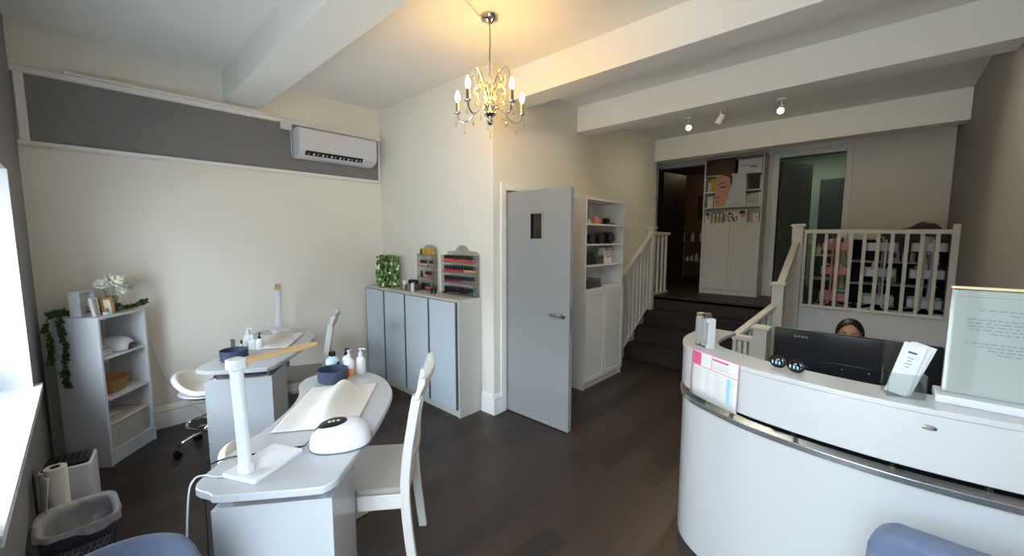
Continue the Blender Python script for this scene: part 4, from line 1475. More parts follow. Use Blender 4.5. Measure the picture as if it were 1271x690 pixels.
def polish_rack(label, loc, w, h, tiers, style):
    t = thing('polish_rack', label, 'rack', loc, 0)
    if style == 'arch':
        poly = [(-w / 2, 0), (w / 2, 0), (w / 2, h * 0.86)] + [(w / 2 * math.cos(a), h * 0.86 + h * 0.14 * math.sin(a)) for a in (PI * k / 12 for k in range(1, 12))] + [(-w / 2, h * 0.86)]
    else:
        poly = [(-w / 2, 0), (w / 2, 0), (w / 2, h * 0.80)] + [(w / 2 - 0.03 * (1 - math.cos(a)), h * 0.80 + 0.035 * math.sin(a)) for a in (PI / 2 * k / 5 for k in range(1, 6))]
        poly += [(w * 0.22 + 0.0, h * 0.885)] + [(w * 0.2 * math.cos(a), h * 0.87 + h * 0.13 * math.sin(a)) for a in (PI * k / 12 for k in range(1, 12))] + [(-w * 0.22, h * 0.885)]
        poly += [(-w / 2 + 0.03 * (1 - math.cos(a)), h * 0.80 + 0.035 * math.sin(a)) for a in (PI / 2 * k / 5 for k in range(5, 0, -1))] + [(-w / 2, h * 0.80)]
    MB().prism(poly, -0.002, 0.002, T(0, 0.008, 0) @ Matrix.Rotation(PI / 2, 4, 'X')).build('back_panel', 'clearg', t)
    m = MB()
    for z in tiers:
        m.box(-w / 2, w / 2, -0.062, 0.006, z - 0.003, z)
        m.box(-w / 2, w / 2, -0.064, -0.062, z - 0.003, z + 0.018)
    m.build('tier', 'clearg', t)
    MB().box(-w / 2 - 0.003, -w / 2, -0.066, 0.01, 0, h * 0.80).box(w / 2, w / 2 + 0.003, -0.066, 0.01, 0, h * 0.80).build('side_panel', 'clearg', t)
    MB().tube([(0.02 * math.cos(a), 0.004, h * 0.93 + 0.014 * math.sin(a)) for a in (2 * PI * k / 16 for k in range(17))], 0.003, 6).build('emblem', 'steel', t)
    return t


_pol = {}


def polish(key, c, capm, label, loc, group):
    """one nail polish bottle: glass and cap"""
    if key not in _pol:
        M['polish_' + key] = mat('polish_' + key, c, 0.15)
        t = thing('polish_bottle', label, 'nail polish', loc, 0, group)
        MB().lathe([(0.0105, 0), (0.0125, 0.003), (0.0125, 0.026), (0.006, 0.032), (0, 0.032)], 12).build('glass', 'polish_' + key, t)
        MB().lathe([(0.0095, 0.031), (0.0112, 0.034), (0.0098, 0.066), (0, 0.068)], 12).build('cap', capm, t)
        _pol[key] = t
        return t
    return dup(_pol[key], loc, 0, label, group)


# tall arched rack
R1 = (-3.41, 2.425, SH)
t1 = [0.012, 0.135, 0.25, 0.365]
polish_rack('narrow arched clear polish rack on the sideboard', R1, 0.25, 0.475, t1, 'arch')
tall = [(0, (('wine', (70, 26, 40)), ('plum', (60, 24, 44)), ('hotpink', (226, 70, 132)), ('rose', (210, 120, 140)), None, ('ink', (40, 40, 52)))),
        (1, (('ink', 0), None, ('nude', (216, 160, 140)), ('coralp', (222, 104, 84)), ('coralp', 0), None)),
        (2, (('blush', (232, 196, 188)), ('blush', 0), ('blush', 0), None, ('nude', 0), ('blush', 0))),
        (3, (('ink', 0), ('goldp', (214, 178, 66)), ('goldp', 0), ('goldp', 0), ('goldp', 0), ('goldp', 0)))]
nm = {'wine': 'wine red', 'plum': 'plum', 'hotpink': 'hot pink', 'rose': 'rose', 'ink': 'black', 'nude': 'nude', 'coralp': 'coral', 'blush': 'pale blush', 'goldp': 'gold', 'red': 'red', 'orange': 'orange red', 'crim': 'crimson', 'mag': 'dark magenta', 'grey': 'grey', 'black': 'black', 'blue': 'blue'}
tn = ['bottom', 'second', 'third', 'top']
for k, row in tall:
    for i, e in enumerate(row):
        if e:
            key = e[0]
            polish(key, e[1] or (0, 0, 0), 'black' if key != 'goldp' else 'goldbox', '%s nail polish on the %s tier of the narrow arched rack' % (nm[key], tn[k]),
                   (R1[0] - 0.1 + 0.04 * i, R1[1] - 0.03, SH + t1[k]), '%s polish on the %s tier of the narrow rack' % (nm[key], tn[k]))
# wide scalloped rack
R2 = (-2.895, 2.425, SH)
t2 = [0.012, 0.115, 0.215, 0.312]
polish_rack('wide scalloped clear polish rack crammed with dark-capped bottles', R2, 0.46, 0.475, t2, 'scallop')
wide = [(0, ['black'] * 11 + ['blue'] * 3), (1, ['mag'] * 8 + ['grey'] * 6), (2, ['crim'] * 9 + ['nude'] * 5), (3, ['orange'] * 4 + ['red'] * 7 + ['crim'] * 3)]
cols = {'black': (34, 30, 38), 'blue': (60, 110, 150), 'mag': (120, 40, 78), 'grey': (120, 104, 112), 'crim': (190, 40, 70), 'nude': (216, 160, 140), 'orange': (226, 88, 74), 'red': (206, 54, 56)}
for k, row in wide:
    for i, key in enumerate(row):
        polish(key, cols[key], 'black', '%s nail polish with black cap on the %s tier of the wide rack' % (nm[key], tn[k]),
               (R2[0] - 0.213 + 0.0328 * i, R2[1] - 0.032, SH + t2[k]), '%s polish on the %s tier of the wide rack' % (nm[key], tn[k]))
polish('black', 0, 'black', 'black polish bottle standing alone left of the wide rack', (-3.19, 2.29, SH), None)
polish('black', 0, 'black', 'second black polish bottle beside the lone one by the wide rack', (-3.145, 2.30, SH), None)
solo(MB().lathe([(0.018, 0), (0.018, 0.08), (0.012, 0.09), (0, 0.09)], 14), 'white_tube', 'white', 'short white tube between the organiser tray and narrow rack', 'tube', (-3.455 - 0.1, 2.285, SH) if False else (-3.46, 2.25, SH))

# ------------------------------------------------------------------ grey door
dr = thing('door_1', 'grey flush door with a small glass panel, standing open', 'door', (-2.49, 2.612, 0))
dr['kind'] = 'structure'
m = MB()
x0, x1, z0, z1 = 0.285, 0.405, 1.60, 1.81
m.box(0, x0, 0, 0.044, 0.008, 2.008).box(x1, 0.693, 0, 0.044, 0.008, 2.008).box(x0, x1, 0, 0.044, 0.008, z0).box(x0, x1, 0, 0.044, z1, 2.008)
m.build('leaf', 'doorgrey', dr)
m = MB()
b = 0.014
m.box(x0 - b, x0, -0.006, 0.05, z0 - b, z1 + b).box(x1, x1 + b, -0.006, 0.05, z0 - b, z1 + b).box(x0, x1, -0.006, 0.05, z0 - b, z0).box(x0, x1, -0.006, 0.05, z1, z1 + b)
m.build('glazing_bead', 'doorgrey', dr)
MB().box(x0, x1, 0.018, 0.024, z0, z1).build('glass', 'clearg', dr)
h = MB().lathe([(0.026, 0), (0.026, 0.006), (0.012, 0.008), (0.010, 0.04), (0, 0.04)], 20).xform(T(0.632, 0, 0.976) @ Matrix.Rotation(PI / 2, 4, 'X'))
h.tube(spline([(0.632, -0.04, 0.976), (0.60, -0.046, 0.978), (0.555, -0.042, 0.974), (0.515, -0.04, 0.982)], 4), [0.009] * 12 + [0.006], 10)
h.build('handle', 'steel', dr)
h = MB().lathe([(0.026, 0), (0.026, 0.006), (0.012, 0.008), (0.010, 0.04), (0, 0.04)], 20).xform(T(0.632, 0.044, 0.976) @ Matrix.Rotation(-PI / 2, 4, 'X'))
h.tube([(0.632, 0.084, 0.976), (0.60, 0.088, 0.978), (0.515, 0.084, 0.978)], 0.008, 10)
h.build('handle', 'steel', dr)
MB().box(0.6925, 0.6945, 0.012, 0.032, 0.88, 1.04).build('latch_plate', 'steel', dr)
for z in (0.25, 1.0, 1.75):
    MB().cyl((-0.004, 0.0, z - 0.05), (-0.004, 0.0, z + 0.05), 0.007, None, 10).build('hinge', 'steel', dr)

# ------------------------------------------------------------------ tall bookcase behind the door
TB = ((-2.217, 3.497, 0), PI / 2)
tb = thing('tall_bookcase', 'tall cream bookcase with two lower doors beside the grey door', 'bookcase', *TB)
carcass(tb, 0.81, 0.278, 2.018, (1.758, 1.546, 1.324, 1.07))
cabinet_door(tb, 0.003, 0.403, 0.075, 1.05)
cabinet_door(tb, 0.407, 0.807, 0.075, 1.05, handle=(0.43, 0.62))


def roll(label, B, x, y, z, r, l, mt, name='rolled_towel'):
    t = MB()
    prof = []
    for k in range(49):
        a = 2 * PI * k / 16
        rr = r * (0.35 + 0.65 * k / 48)
        prof.append((rr * math.cos(a), rr * math.sin(a)))
    n = 24
    t.prism([(r * math.cos(2 * PI * k / n) * 1.12, r + r * math.sin(2 * PI * k / n)) for k in range(n)], -l / 2, l / 2, RZ(PI / 2) @ Matrix.Rotation(PI / 2, 4, 'X') if False else Matrix.Rotation(PI / 2, 4, 'X'))
    return solo(t, name, mt, label, 'towel', bw(B, x, y, z), B[1], bev=0.012, seg=3)


roll('rolled black towel at the left of the second bookcase shelf', TB, 0.16, 0.13, 1.546, 0.055, 0.22, 'darktowel')
roll('rolled black towel in the middle of the second bookcase shelf', TB, 0.35, 0.13, 1.546, 0.058, 0.22, 'darktowel')
roll('larger rolled black towel at the right of the second bookcase shelf', TB, 0.57, 0.13, 1.546, 0.066, 0.22, 'darktowel')
t = MB().box(-0.15, 0.15, -0.10, 0.10, 0, 0.05)
solo(t, 'folded_towel', 'greytowel', 'lower folded charcoal towel on the bottom bookcase shelf', 'towel', bw(TB, 0.23, 0.12, 1.07), TB[1], bev=0.022, seg=4)
solo(MB().box(-0.14, 0.15, -0.098, 0.098, 0, 0.05), 'folded_towel', 'greytowel', 'upper folded charcoal towel on the bottom bookcase shelf', 'towel', bw(TB, 0.225, 0.12, 1.1205), TB[1] + 0.04, bev=0.022, seg=4)
t = thing('black_box', 'black box on the third shelf of the tall bookcase', 'box', bw(TB, 0.14, 0.12, 1.324), TB[1])
MB().box(-0.09, 0.09, -0.08, 0.08, 0, 0.115).build('box', 'blackmat', t, bev=0.004)
MB().box(-0.092, 0.092, -0.082, 0.082, 0.09, 0.125).build('lid', 'blackmat', t, bev=0.003)
t = thing('grey_basket', 'low grey basket on the third shelf of the tall bookcase', 'basket', bw(TB, 0.36, 0.12, 1.324), TB[1])
MB().prism(rrect(-0.09, 0.09, -0.075, 0.075, 0.02), 0, 0.09).build('basket', 'greytowel', t, bev=0.006)
MB().prism(rrect(-0.092, 0.092, -0.077, 0.077, 0.02), 0.078, 0.092).build('rim', 'alu', t)
t = thing('gift_bag', 'patterned paper bag with handles on the third shelf of the tall bookcase', 'bag', bw(TB, 0.60, 0.12, 1.324), TB[1])
MB().prism([(-0.085, -0.04), (0.085, -0.04), (0.085, 0.04), (-0.085, 0.04)], 0, 0.175).build('bag', 'paper', t, bev=0.003)
m = MB()
rs = random.Random(4)
for k in range(16):
    x, z = rs.uniform(-0.06, 0.06), rs.uniform(0.06, 0.16)
    m.poly([(x + 0.014 * math.cos(a) * rs.uniform(0.6, 1.2), -0.0408, z + 0.014 * math.sin(a)) for a in (2 * PI * q / 7 for q in range(7))])
m.build('rose_pattern', 'pinkish', t)
for s in (-1, 1):
    MB().tube(spline([(-0.045, s * 0.038, 0.17), (-0.03, s * 0.038, 0.20), (0.03, s * 0.038, 0.20), (0.045, s * 0.038, 0.17)], 4), 0.003, 6).build('handle', 'blackmat', t)
t = thing('notice_card', 'small white card taped inside the top of the tall bookcase', 'card', bw(TB, 0.46, 0.262, 1.83), TB[1])
MB().box(-0.075, 0.075, 0, 0.002, 0, 0.13).build('card', 'paper', t)
m = MB()
for k in range(6):
    m.box(-0.05, 0.05 - 0.015 * (k % 3), -0.0008, 0, 0.02 + 0.016 * k, 0.024 + 0.016 * k)
m.build('print', 'greyprint', t)
for k, (x, y, r, h, mt, lab) in enumerate(((0.06, 0.08, 0.02, 0.05, 'brownbox', 'small brown pot at the left of the top bookcase shelf'), (0.20, 0.11, 0.03, 0.045, 'cushion', 'cream pot on the top bookcase shelf'),
                                           (0.36, 0.11, 0.034, 0.085, 'pinkish', 'coral jar on the top bookcase shelf'), (0.44, 0.12, 0.024, 0.06, 'pinkish', 'smaller coral jar beside the first on the top bookcase shelf'))):
    t = thing('jar', lab, 'jar', bw(TB, x, y, 1.758), TB[1])
    MB().lathe([(r * 0.85, 0), (r, 0.006), (r, h * 0.7), (0, h * 0.7)], 18).build('body', mt, t)
    MB().lathe([(r * 0.85, h * 0.7), (r * 0.85, h), (0, h)], 18).build('lid', mt, t)
t = thing('desk_telephone', 'small black gadget on the right of the top bookcase shelf', 'gadget', bw(TB, 0.64, 0.11, 1.758), TB[1])
t.name = 'black_gadget'
MB().box(-0.09, 0.09, -0.04, 0.04, 0, 0.022).build('base', 'black', t, bev=0.006)
MB().box(-0.085, -0.01, -0.03, 0.03, 0.022, 0.075).build('head', 'black', t, bev=0.012)

# ------------------------------------------------------------------ air conditioner
ac = thing('air_conditioner', 'white wall-mounted air conditioner on the grey panel', 'air conditioner', (W1, 1.50, 2.40))
PF = [(0.007, 0.0), (0.10, 0.0), (0.155, 0.025), (0.19, 0.065), (0.198, 0.11), (0.198, 0.262), (0.185, 0.28), (0.02, 0.285), (0.007, 0.275)]
MB().prism([(p[0], p[1]) for p in PF], 0.0, 0.81, Matrix(((1, 0, 0, 0), (0, 0, 1, 0), (0, 1, 0, 0), (0, 0, 0, 1)))).build('casing', 'white', ac, bev=0.006)
MB().box(0.196, 0.202, 0.012, 0.798, 0.105, 0.262).build('front_panel', 'white', ac, bev=0.004)
nrm = Vector((0.04, -0.035)).normalized()
mt = T(0.1575, 0, 0.0255)
sl = Matrix.Rotation(-math.atan2(0.04, 0.035), 4, 'Y')
MB().box(0.0, 0.052, 0.06, 0.65, -0.0002, 0.0016, T(0.157, 0, 0.024) @ Matrix.Rotation(-math.atan2(0.040, 0.035), 4, 'Y') @ T(0, 0, -0.0015)).build('outlet_slot', 'black', ac)
m = MB()
for k in range(13):
    y = 0.09 + 0.044 * k
    m.box(0.006, 0.03, y, y + 0.008 + 0.010 * (k % 2), -0.004, 0.0, T(0.157, 0, 0.024) @ Matrix.Rotation(-math.atan2(0.040, 0.035), 4, 'Y'))
m.build('vane', 'white', ac)
MB().box(0.0, 0.006, 0.055, 0.655, -0.006, -0.002, T(0.150, 0, 0.021) @ Matrix.Rotation(-0.7, 4, 'Y')).build('flap', 'white', ac)
MB().ball((0.172, 0.71, 0.038), 0.006, 8, 6).ball((0.172, 0.745, 0.038), 0.005, 8, 6).build('indicator', 'black', ac)
jb = thing('junction_box', 'small white junction box between the rail and the air conditioner', 'junction box', (W1 + 0.0365, 1.385, 2.655))
MB().box(0, 0.035, 0, 0.1, 0, 0.075).build('box', 'white', jb, bev=0.004)
MB().box(0.035, 0.039, 0.006, 0.094, 0.006, 0.069).build('cover', 'white', jb)
solo(MB().tube(spline([(W1 + 0.045, 1.475, 2.655), (W1 + 0.04, 1.485, 2.58), (W1 + 0.03, 1.484, 2.47), (W1 + 0.025, 1.50, 2.415), (W1 + 0.05, 1.52, 2.395)], 6), 0.006, 8), 'drain_pipe', 'white', 'thin white pipe at the left end of the air conditioner', 'pipe')
solo(MB().tube([(W1 + 0.02, 2.30, 2.765 - 0.01), (W1 + 0.02, 2.30, 2.78)], 0.01, 8), 'pipe_clip', 'white', 'small white clip on the rail right of the air conditioner', 'clip') if False else None

# ------------------------------------------------------------------ chandelier
CHX, CHY = -2.012, 1.95
ch = thing('chandelier', 'five-arm chrome chandelier with candle bulbs and crystal drops', 'chandelier', (CHX, CHY, 0), 0)
MB().lathe([(0.0, CZ), (0.065, CZ), (0.065, CZ - 0.008), (0.055, CZ - 0.025), (0.03, CZ - 0.034), (0.012, CZ - 0.05), (0, CZ - 0.05)], 28).build('canopy', 'chrome', ch)
MB().tube(spline([(0, 0, CZ - 0.045), (0.004, 0, 2.92), (-0.004, 0.003, 2.82), (0.003, 0, 2.72)], 6), 0.005, 8).build('cord', 'steel', ch)
MB().lathe([(0.004, 2.73), (0.009, 2.72), (0.008, 2.55), (0.014, 2.53), (0.02, 2.50), (0.012, 2.475), (0.02, 2.465), (0.042, 2.45), (0.045, 2.44), (0.03, 2.425), (0.012, 2.415), (0.010, 2.405), (0.021, 2.39), (0.021, 2.378), (0.008, 2.368), (0.004, 2.345), (0.0, 2.34)], 24).build('stem', 'chrome', ch)
view = math.atan2(CHY, CHX)      # direction away from the camera
RR = 0.235
nd_ = 0
for k in range(5):
    a = view + 2 * PI * k / 5
    c, s = math.cos(a), math.sin(a)
    def P(r, z, da=0.0):
        return (r * math.cos(a + da), r * math.sin(a + da), z)
    arm = MB().tube(spline([P(0.02, 2.455), P(0.05, 2.485), P(0.095, 2.475), P(0.14, 2.425), P(0.185, 2.402), P(0.222, 2.42), P(RR, 2.462)], 5), 0.0055, 8).build('arm', 'chrome', ch)
    MB().lathe([(0.006, 2.455), (0.022, 2.462), (0.024, 2.468), (0.012, 2.472), (0.0, 2.472)], 16, (RR * c, RR * s, 0)).build('drip_pan', 'chrome', ch)
    MB().lathe([(0.0125, 2.47), (0.0125, 2.535), (0.0105, 2.537), (0, 2.537)], 14, (RR * c, RR * s, 0)).build('candle_sleeve', 'steel', ch)
    MB().lathe([(0.007, 2.536), (0.014, 2.552), (0.017, 2.568), (0.014, 2.588), (0.008, 2.608), (0.0, 2.618)], 16, (RR * c, RR * s, 0)).build('bulb', 'bulb', ch)
    L = bpy.data.lights.new('bulb_light', 'POINT')
    L.energy = 2.0
    L.color = (1.0, 0.52, 0.07)
    L.shadow_soft_size = 0.05
    lo = bpy.data.objects.new('bulb_light', L)
    COL.objects.link(lo)
    lo.parent = ch
    lo.location = (RR * c, RR * s, 2.655)
    # upper wire scrolls: one tall loop above each arm gap and a shorter one over each arm
    for da, r1, zt, zb in ((PI / 5, 0.135, 2.735, 2.60), (0.0, 0.155, 2.70, 2.585), (PI / 10, 0.095, 2.63, 2.56), (-PI / 10, 0.095, 2.63, 2.56)):
        MB().tube(spline([P(0.012, 2.50, da), P(0.05, zt - 0.09, da), P(r1 * 0.62, zt - 0.015, da), P(r1 * 0.82, zt, da), P(r1, zt - 0.02, da), P(r1 * 1.08, zb + 0.03, da), P(r1 * 1.05, zb, da)], 5), 0.0022, 6).build('wire_scroll', 'chrome', ch)
    for r_, z_, da in ((RR + 0.012, 2.45, 0), (0.185, 2.395, 0), (0.12, 2.44, 0.12), (0.142, 2.60, PI / 5), (0.163, 2.585, 0.0), (0.10, 2.56, PI / 10), (0.10, 2.56, -PI / 10), (0.09, 2.68, PI / 5), (0.10, 2.65, 0.0)):
        x, y, z = P(r_, z_, da)
        nd_ += 1
        d = MB().lathe([(0.0, 0.0), (0.003, -0.006), (0.0075, -0.038), (0.0065, -0.047), (0.0, -0.053)], 8, (x, y, z - 0.022)).build('crystal_drop', 'crystal', ch)
        MB().tube([(x, y, z), (x, y, z - 0.024)], 0.001, 5).build('hook', 'chrome', d)
solo(MB().box(-2.75, CHX, CHY - 0.008, CHY + 0.008, CZ - 0.009, CZ - 0.001) if False else MB().tube([(-2.06, 1.90, CZ - 0.005), (-2.06 + 0.25, 1.25, CZ - 0.005)], 0.006, 8), 'ceiling_conduit', 'trim', 'thin white conduit along the ceiling to the chandelier', 'conduit')

# ------------------------------------------------------------------ balustrades
def newel(t, x, y, z0, z1, r=0.05, rz=0.0):
    mb = MB()
    mt = T(x, y, 0) @ RZ(rz)
    mb.box(-r, r, -r, r, z0, z1 - 0.03, mt)
    o = mb.build('newel_post', 'railpaint', t, bev=0.003)
    m2 = MB()
    m2.box(-r - 0.018, r + 0.018, -r - 0.018, r + 0.018, z1 - 0.03, z1 - 0.008, mt)
    m2.box(-r - 0.008, r + 0.008, -r - 0.008, r + 0.008, z1 - 0.008, z1, mt)
    m2.build('newel_cap', 'railpaint', o, bev=0.004)


def rail_run(t, p0, p1, zb0, zb1, n, hw=0.035, bot=True, e0=0.0, e1=1.0):
    """handrail p0->p1 (top face), balusters down to zb0/zb1, with a bottom rail"""
    p0, p1 = Vector(p0), Vector(p1)
    d = p1 - p0
    h = Vector((d.x, d.y, 0)).normalized()
    s = Vector((-h.y, h.x, 0))

    def bar(a, b, w, hgt, name):
        mb = MB()
        rings = []
        for q in (a, b):
            rings.append([mb.bm.verts.new(q + s * x + Vector((0, 0, z))) for x, z in ((-w, -hgt), (w, -hgt), (w, -0.008), (w * 0.8, 0), (-w * 0.8, 0), (-w, -0.008))])
        mb.ring_faces(rings)
        return mb.build(name, 'railpaint', t, bev=0.003)
    bar(p0, p1, hw, 0.045, 'handrail')
    if bot:
        bar(Vector((p0.x, p0.y, zb0 + 0.035)), Vector((p1.x, p1.y, zb1 + 0.035)), 0.022, 0.035, 'bottom_rail')
    for k in range(n):
        f = e0 + (e1 - e0) * (k + 0.5) / n
        q = p0 + d * f
        zb = zb0 + (zb1 - zb0) * f + 0.03
        MB().box(-0.015, 0.015, -0.015, 0.015, zb, q.z - 0.04, T(q.x, q.y, 0) @ RZ(math.atan2(h.y, h.x))).build('baluster', 'railpaint', t)


lb = thing('stair_balustrade', 'cream balustrade rising along the left side of the dark stairs', 'balustrade', (0, 0, 0))
newel(lb, -2.44, 5.585, 0.50, 1.775, 0.045)
newel(lb, -2.44, 4.66, 0.0, 1.15, 0.045)
rail_run(lb, (-2.44, 4.69, 1.115), (-2.44, 5.55, 1.675), 0.09, 0.655, 8)
rail_run(lb, (-2.44, 5.62, 1.70), (-2.44, 6.19, 1.70), LZ + 0.0, LZ + 0.0, 4, bot=True)
m = MB()
m.prism([(4.62, 0.0), (4.62, 0.10), (5.54, 0.70), (5.62, 0.77), (5.74, 0.77), (5.74, 0.0)], -2.495, -2.472, Matrix(((0, 0, 1, 0), (1, 0, 0, 0), (0, 1, 0, 0), (0, 0, 0, 1))))
m.build('string_board', 'railpaint', lb)

rb = thing('stair_balustrade', 'white balustrade with stepped newels down the right side of the stairs to the desk', 'balustrade', (0, 0, 0))
newel(rb, -0.715, 5.60, 0.05, 1.768, 0.052)
newel(rb, -0.735, 4.74, 0.0, 1.165, 0.05)
newel(rb, -0.765, 4.20, 0.0, 0.805, 0.055)
rail_run(rb, (-0.725, 5.55, 1.565), (-0.735, 4.785, 1.135), 0.735, 0.20, 8)
rail_run(rb, (-0.765, 4.70, 0.945), (-0.985, 4.215, 0.69), 0.22, 0.10, 6)
rail_run(rb, (-1.00, 4.20, 0.69), (-0.815, 4.20, 0.69), 0.09, 0.09, 4)
m = MB()
m.prism([(4.70, 0.0), (4.70, 0.19), (5.56, 0.76), (5.615, 0.76), (5.615, 0.0)], -0.735, -0.722, Matrix(((0, 0, 1, 0), (1, 0, 0, 0), (0, 1, 0, 0), (0, 0, 0, 1))))
m.build('string_board', 'railpaint', rb)

fb = thing('landing_balustrade', 'cream railing along the front edge of the raised landing', 'balustrade', (0, 0, 0))
m = MB()
m.box(0.478, 0.528, 5.565, 5.655, LZ + 0.05, 1.74)
m.build('end_post', 'railpaint', fb, bev=0.004)
rail_run(fb, (-0.662, 5.61, 1.705), (0.478, 5.61, 1.69), LZ + 0.05, LZ + 0.05, 10, hw=0.03, e0=0.04, e1=0.97)
MB().box(-0.66, -0.632, 5.596, 5.624, LZ + 0.085, 1.665).build('baluster', 'railpaint', fb)

# ------------------------------------------------------------------ landing cabinet with poster and boxes
CB = ((-2.035, 6.46, LZ), 0.0)
cb = thing('display_cabinet', 'tall cream cabinet on the landing with two doors and open shelves above', 'cabinet', *CB)
carcass(cb, 0.775, 0.285, 2.02, (1.765, 1.525, 1.30, 1.065))
cabinet_door(cb, 0.003, 0.385, 0.075, 1.055)
cabinet_door(cb, 0.389, 0.772, 0.075, 1.055)


def carton(name, label, cat, B, x, y, z, w, d, h, mt, band=None, rz=0.0, group=None):
    t = thing(name, label, cat, bw(B, x, y, z), B[1] + rz, group)
    MB().box(-w / 2, w / 2, -d / 2, d / 2, 0, h).build('box', mt, t, bev=0.002)
    if band:
        MB().box(-w / 2 * 0.7, w / 2 * 0.7, -d / 2 - 0.0008, -d / 2, h * 0.3, h * 0.45).box(-w / 2 * 0.5, w / 2 * 0.5, -d / 2 - 0.0008, -d / 2, h * 0.6, h * 0.65).build('print', band, t)
    return t


carton('storage_box', 'wide brown box on the top shelf of the landing cabinet', 'box', CB, 0.22, 0.15, 1.766, 0.37, 0.22, 0.21, 'brownbox')
t = carton('storage_box', 'white printed box at the right of the landing cabinet top shelf', 'box', CB, 0.59, 0.15, 1.766, 0.30, 0.2, 0.19, 'foil')
MB().box(0.0, 0.09, -0.1012, -0.1002, 0.07, 0.085).box(-0.12, 0.12, -0.1012, -0.1002, 0.10, 0.105).build('print', 'textink', t)
carton('product_carton', 'bright gold carton left of the face poster', 'box', CB, 0.115, 0.10, 1.526, 0.075, 0.08, 0.18, 'goldbox')
carton('product_carton', 'pale carton at the far left of the gold one on the cabinet shelf', 'box', CB, 0.05, 0.12, 1.526, 0.05, 0.08, 0.15, 'foil')
carton('product_carton', 'white carton left of the poster on the second open shelf', 'box', CB, 0.085, 0.09, 1.301, 0.085, 0.08, 0.165, 'paper')
carton('product_carton', 'narrow white carton between the wide one and the poster', 'box', CB, 0.155, 0.09, 1.301, 0.03, 0.07, 0.165, 'paper')
carton('product_carton', 'brown gold carton right of the face poster on the upper shelf', 'box', CB, 0.655, 0.12, 1.526, 0.13, 0.14, 0.20, 'wickerd')
carton('product_carton', 'pale carton at the right end of the upper poster shelf', 'box', CB, 0.738, 0.10, 1.526, 0.03, 0.1, 0.19, 'foil')
carton('product_carton', 'grey carton right of the face poster on the lower shelf', 'box', CB, 0.63, 0.12, 1.301, 0.15, 0.12, 0.16, 'carcass', 'greyprint')
carton('product_carton', 'white carton at the right end of the lower poster shelf', 'box', CB, 0.735, 0.09, 1.301, 0.045, 0.08, 0.18, 'paper')
lowr = [(0.065, 0.085, 0.17, 'paper', 'white photo carton at the left of the bottom open shelf'), (0.147, 0.035, 0.13, 'posterbg', 'first slim silver-gold carton on the bottom open shelf'), (0.20, 0.03, 0.14, 'paper', 'slim white carton between two slim gold-trimmed ones'),
        (0.247, 0.035, 0.13, 'posterbg', 'second slim silver-gold carton on the bottom open shelf'), (0.53, 0.12, 0.185, 'paper', 'white carton with a face picture on the bottom open shelf'), (0.70, 0.07, 0.13, 'foil', 'cream carton at the right of the bottom open shelf')]
for k, (x, w, h, mt, lab) in enumerate(lowr):
    t = carton('product_carton', lab, 'box', CB, x, 0.08, 1.066, w, 0.06, h, mt)
    y = -0.0312
    if k in (1, 3):
        MB().box(-w / 2 * 0.55, w / 2 * 0.55, y, -0.03, h * 0.25, h * 0.75).build('print', 'goldbox', t)
    elif k in (0, 4):
        m = MB()
        m.prism([(w * 0.28 * math.cos(a) + 0.004, h * 0.6 + h * 0.26 * math.sin(a)) for a in (2 * PI * q / 16 for q in range(16))], 0.030, 0.0306, Matrix.Rotation(PI / 2, 4, 'X'))
        m.build('print', 'postersk', t)
        MB().prism([(w * 0.34 * math.cos(a) - 0.006, h * 0.74 + h * 0.2 * math.sin(a)) for a in (PI * q / 10 - 0.3 for q in range(13))], 0.0306, 0.0311, Matrix.Rotation(PI / 2, 4, 'X')).build('print', 'posterhair', t)
    elif k == 5:
        MB().box(-w / 2 * 0.5, w / 2 * 0.5, y, -0.03, h * 0.5, h * 0.62).build('print', 'pinkish', t)
lt = thing('leaf_pattern_card', 'white card with dark leaf pattern on the bottom open shelf', 'card', bw(CB, 0.385, 0.10, 1.066), 0)
MB().box(-0.085, 0.085, 0, 0.003, 0, 0.165).build('card', 'foil', lt)
m = MB()
rs = random.Random(8)
for k in range(13):
    x, z, a = rs.uniform(-0.068, 0.068), rs.uniform(0.02, 0.145), rs.uniform(-0.9, 0.9)
    m.poly([(x + 0.024 * u * math.cos(a) - 0.009 * v * math.sin(a), -0.0008, z + 0.024 * u * math.sin(a) + 0.009 * v * math.cos(a)) for u, v in ((-1, 0), (-0.3, 1), (0.5, 0.8), (1, 0), (0.5, -0.8), (-0.3, -1))])
m.build('leaf_print', 'blackmat', lt)

po = thing('face_poster', 'poster of half a woman\'s face leaning on the landing cabinet shelves', 'poster', bw(CB, 0.168, -0.006, 1.30), 0)
PW, PH = 0.40, 0.462
MB().box(0, PW, -0.004, 0.0, 0, PH).build('board', 'posterbg', po)
RX = Matrix.Rotation(PI / 2, 4, 'X')


def flat(poly, z, name, mt):
    return MB().prism(poly, z, z + 0.0006, RX).build(name, mt, po)


face = spline([(0.002, 0.0, 0), (0.002, 0.235, 0), (0.002, PH - 0.001, 0), (0.10, PH - 0.001, 0), (0.19, PH - 0.02, 0), (0.208, 0.36, 0), (0.205, 0.27, 0), (0.175, 0.15, 0), (0.15, 0.07, 0), (0.125, 0.002, 0)], 1)
flat([(p.x, p.y) for p in face], 0.0041, 'face_print', 'postersk')
flat([(0.07, PH - 0.001), (0.205, PH - 0.001), (0.222, 0.40), (0.215, 0.30), (0.195, 0.33), (0.195, 0.39), (0.165, 0.43), (0.11, 0.445)], 0.0048, 'hair_print', 'posterhair')
flat([(0.035, 0.315), (0.075, 0.352), (0.14, 0.345), (0.14, 0.336), (0.08, 0.338), (0.04, 0.308)], 0.0048, 'brow_print', 'posterhair')
flat([(0.055, 0.275), (0.085, 0.295), (0.135, 0.282), (0.145, 0.272), (0.10, 0.268)], 0.0048, 'eye_print', 'eye')
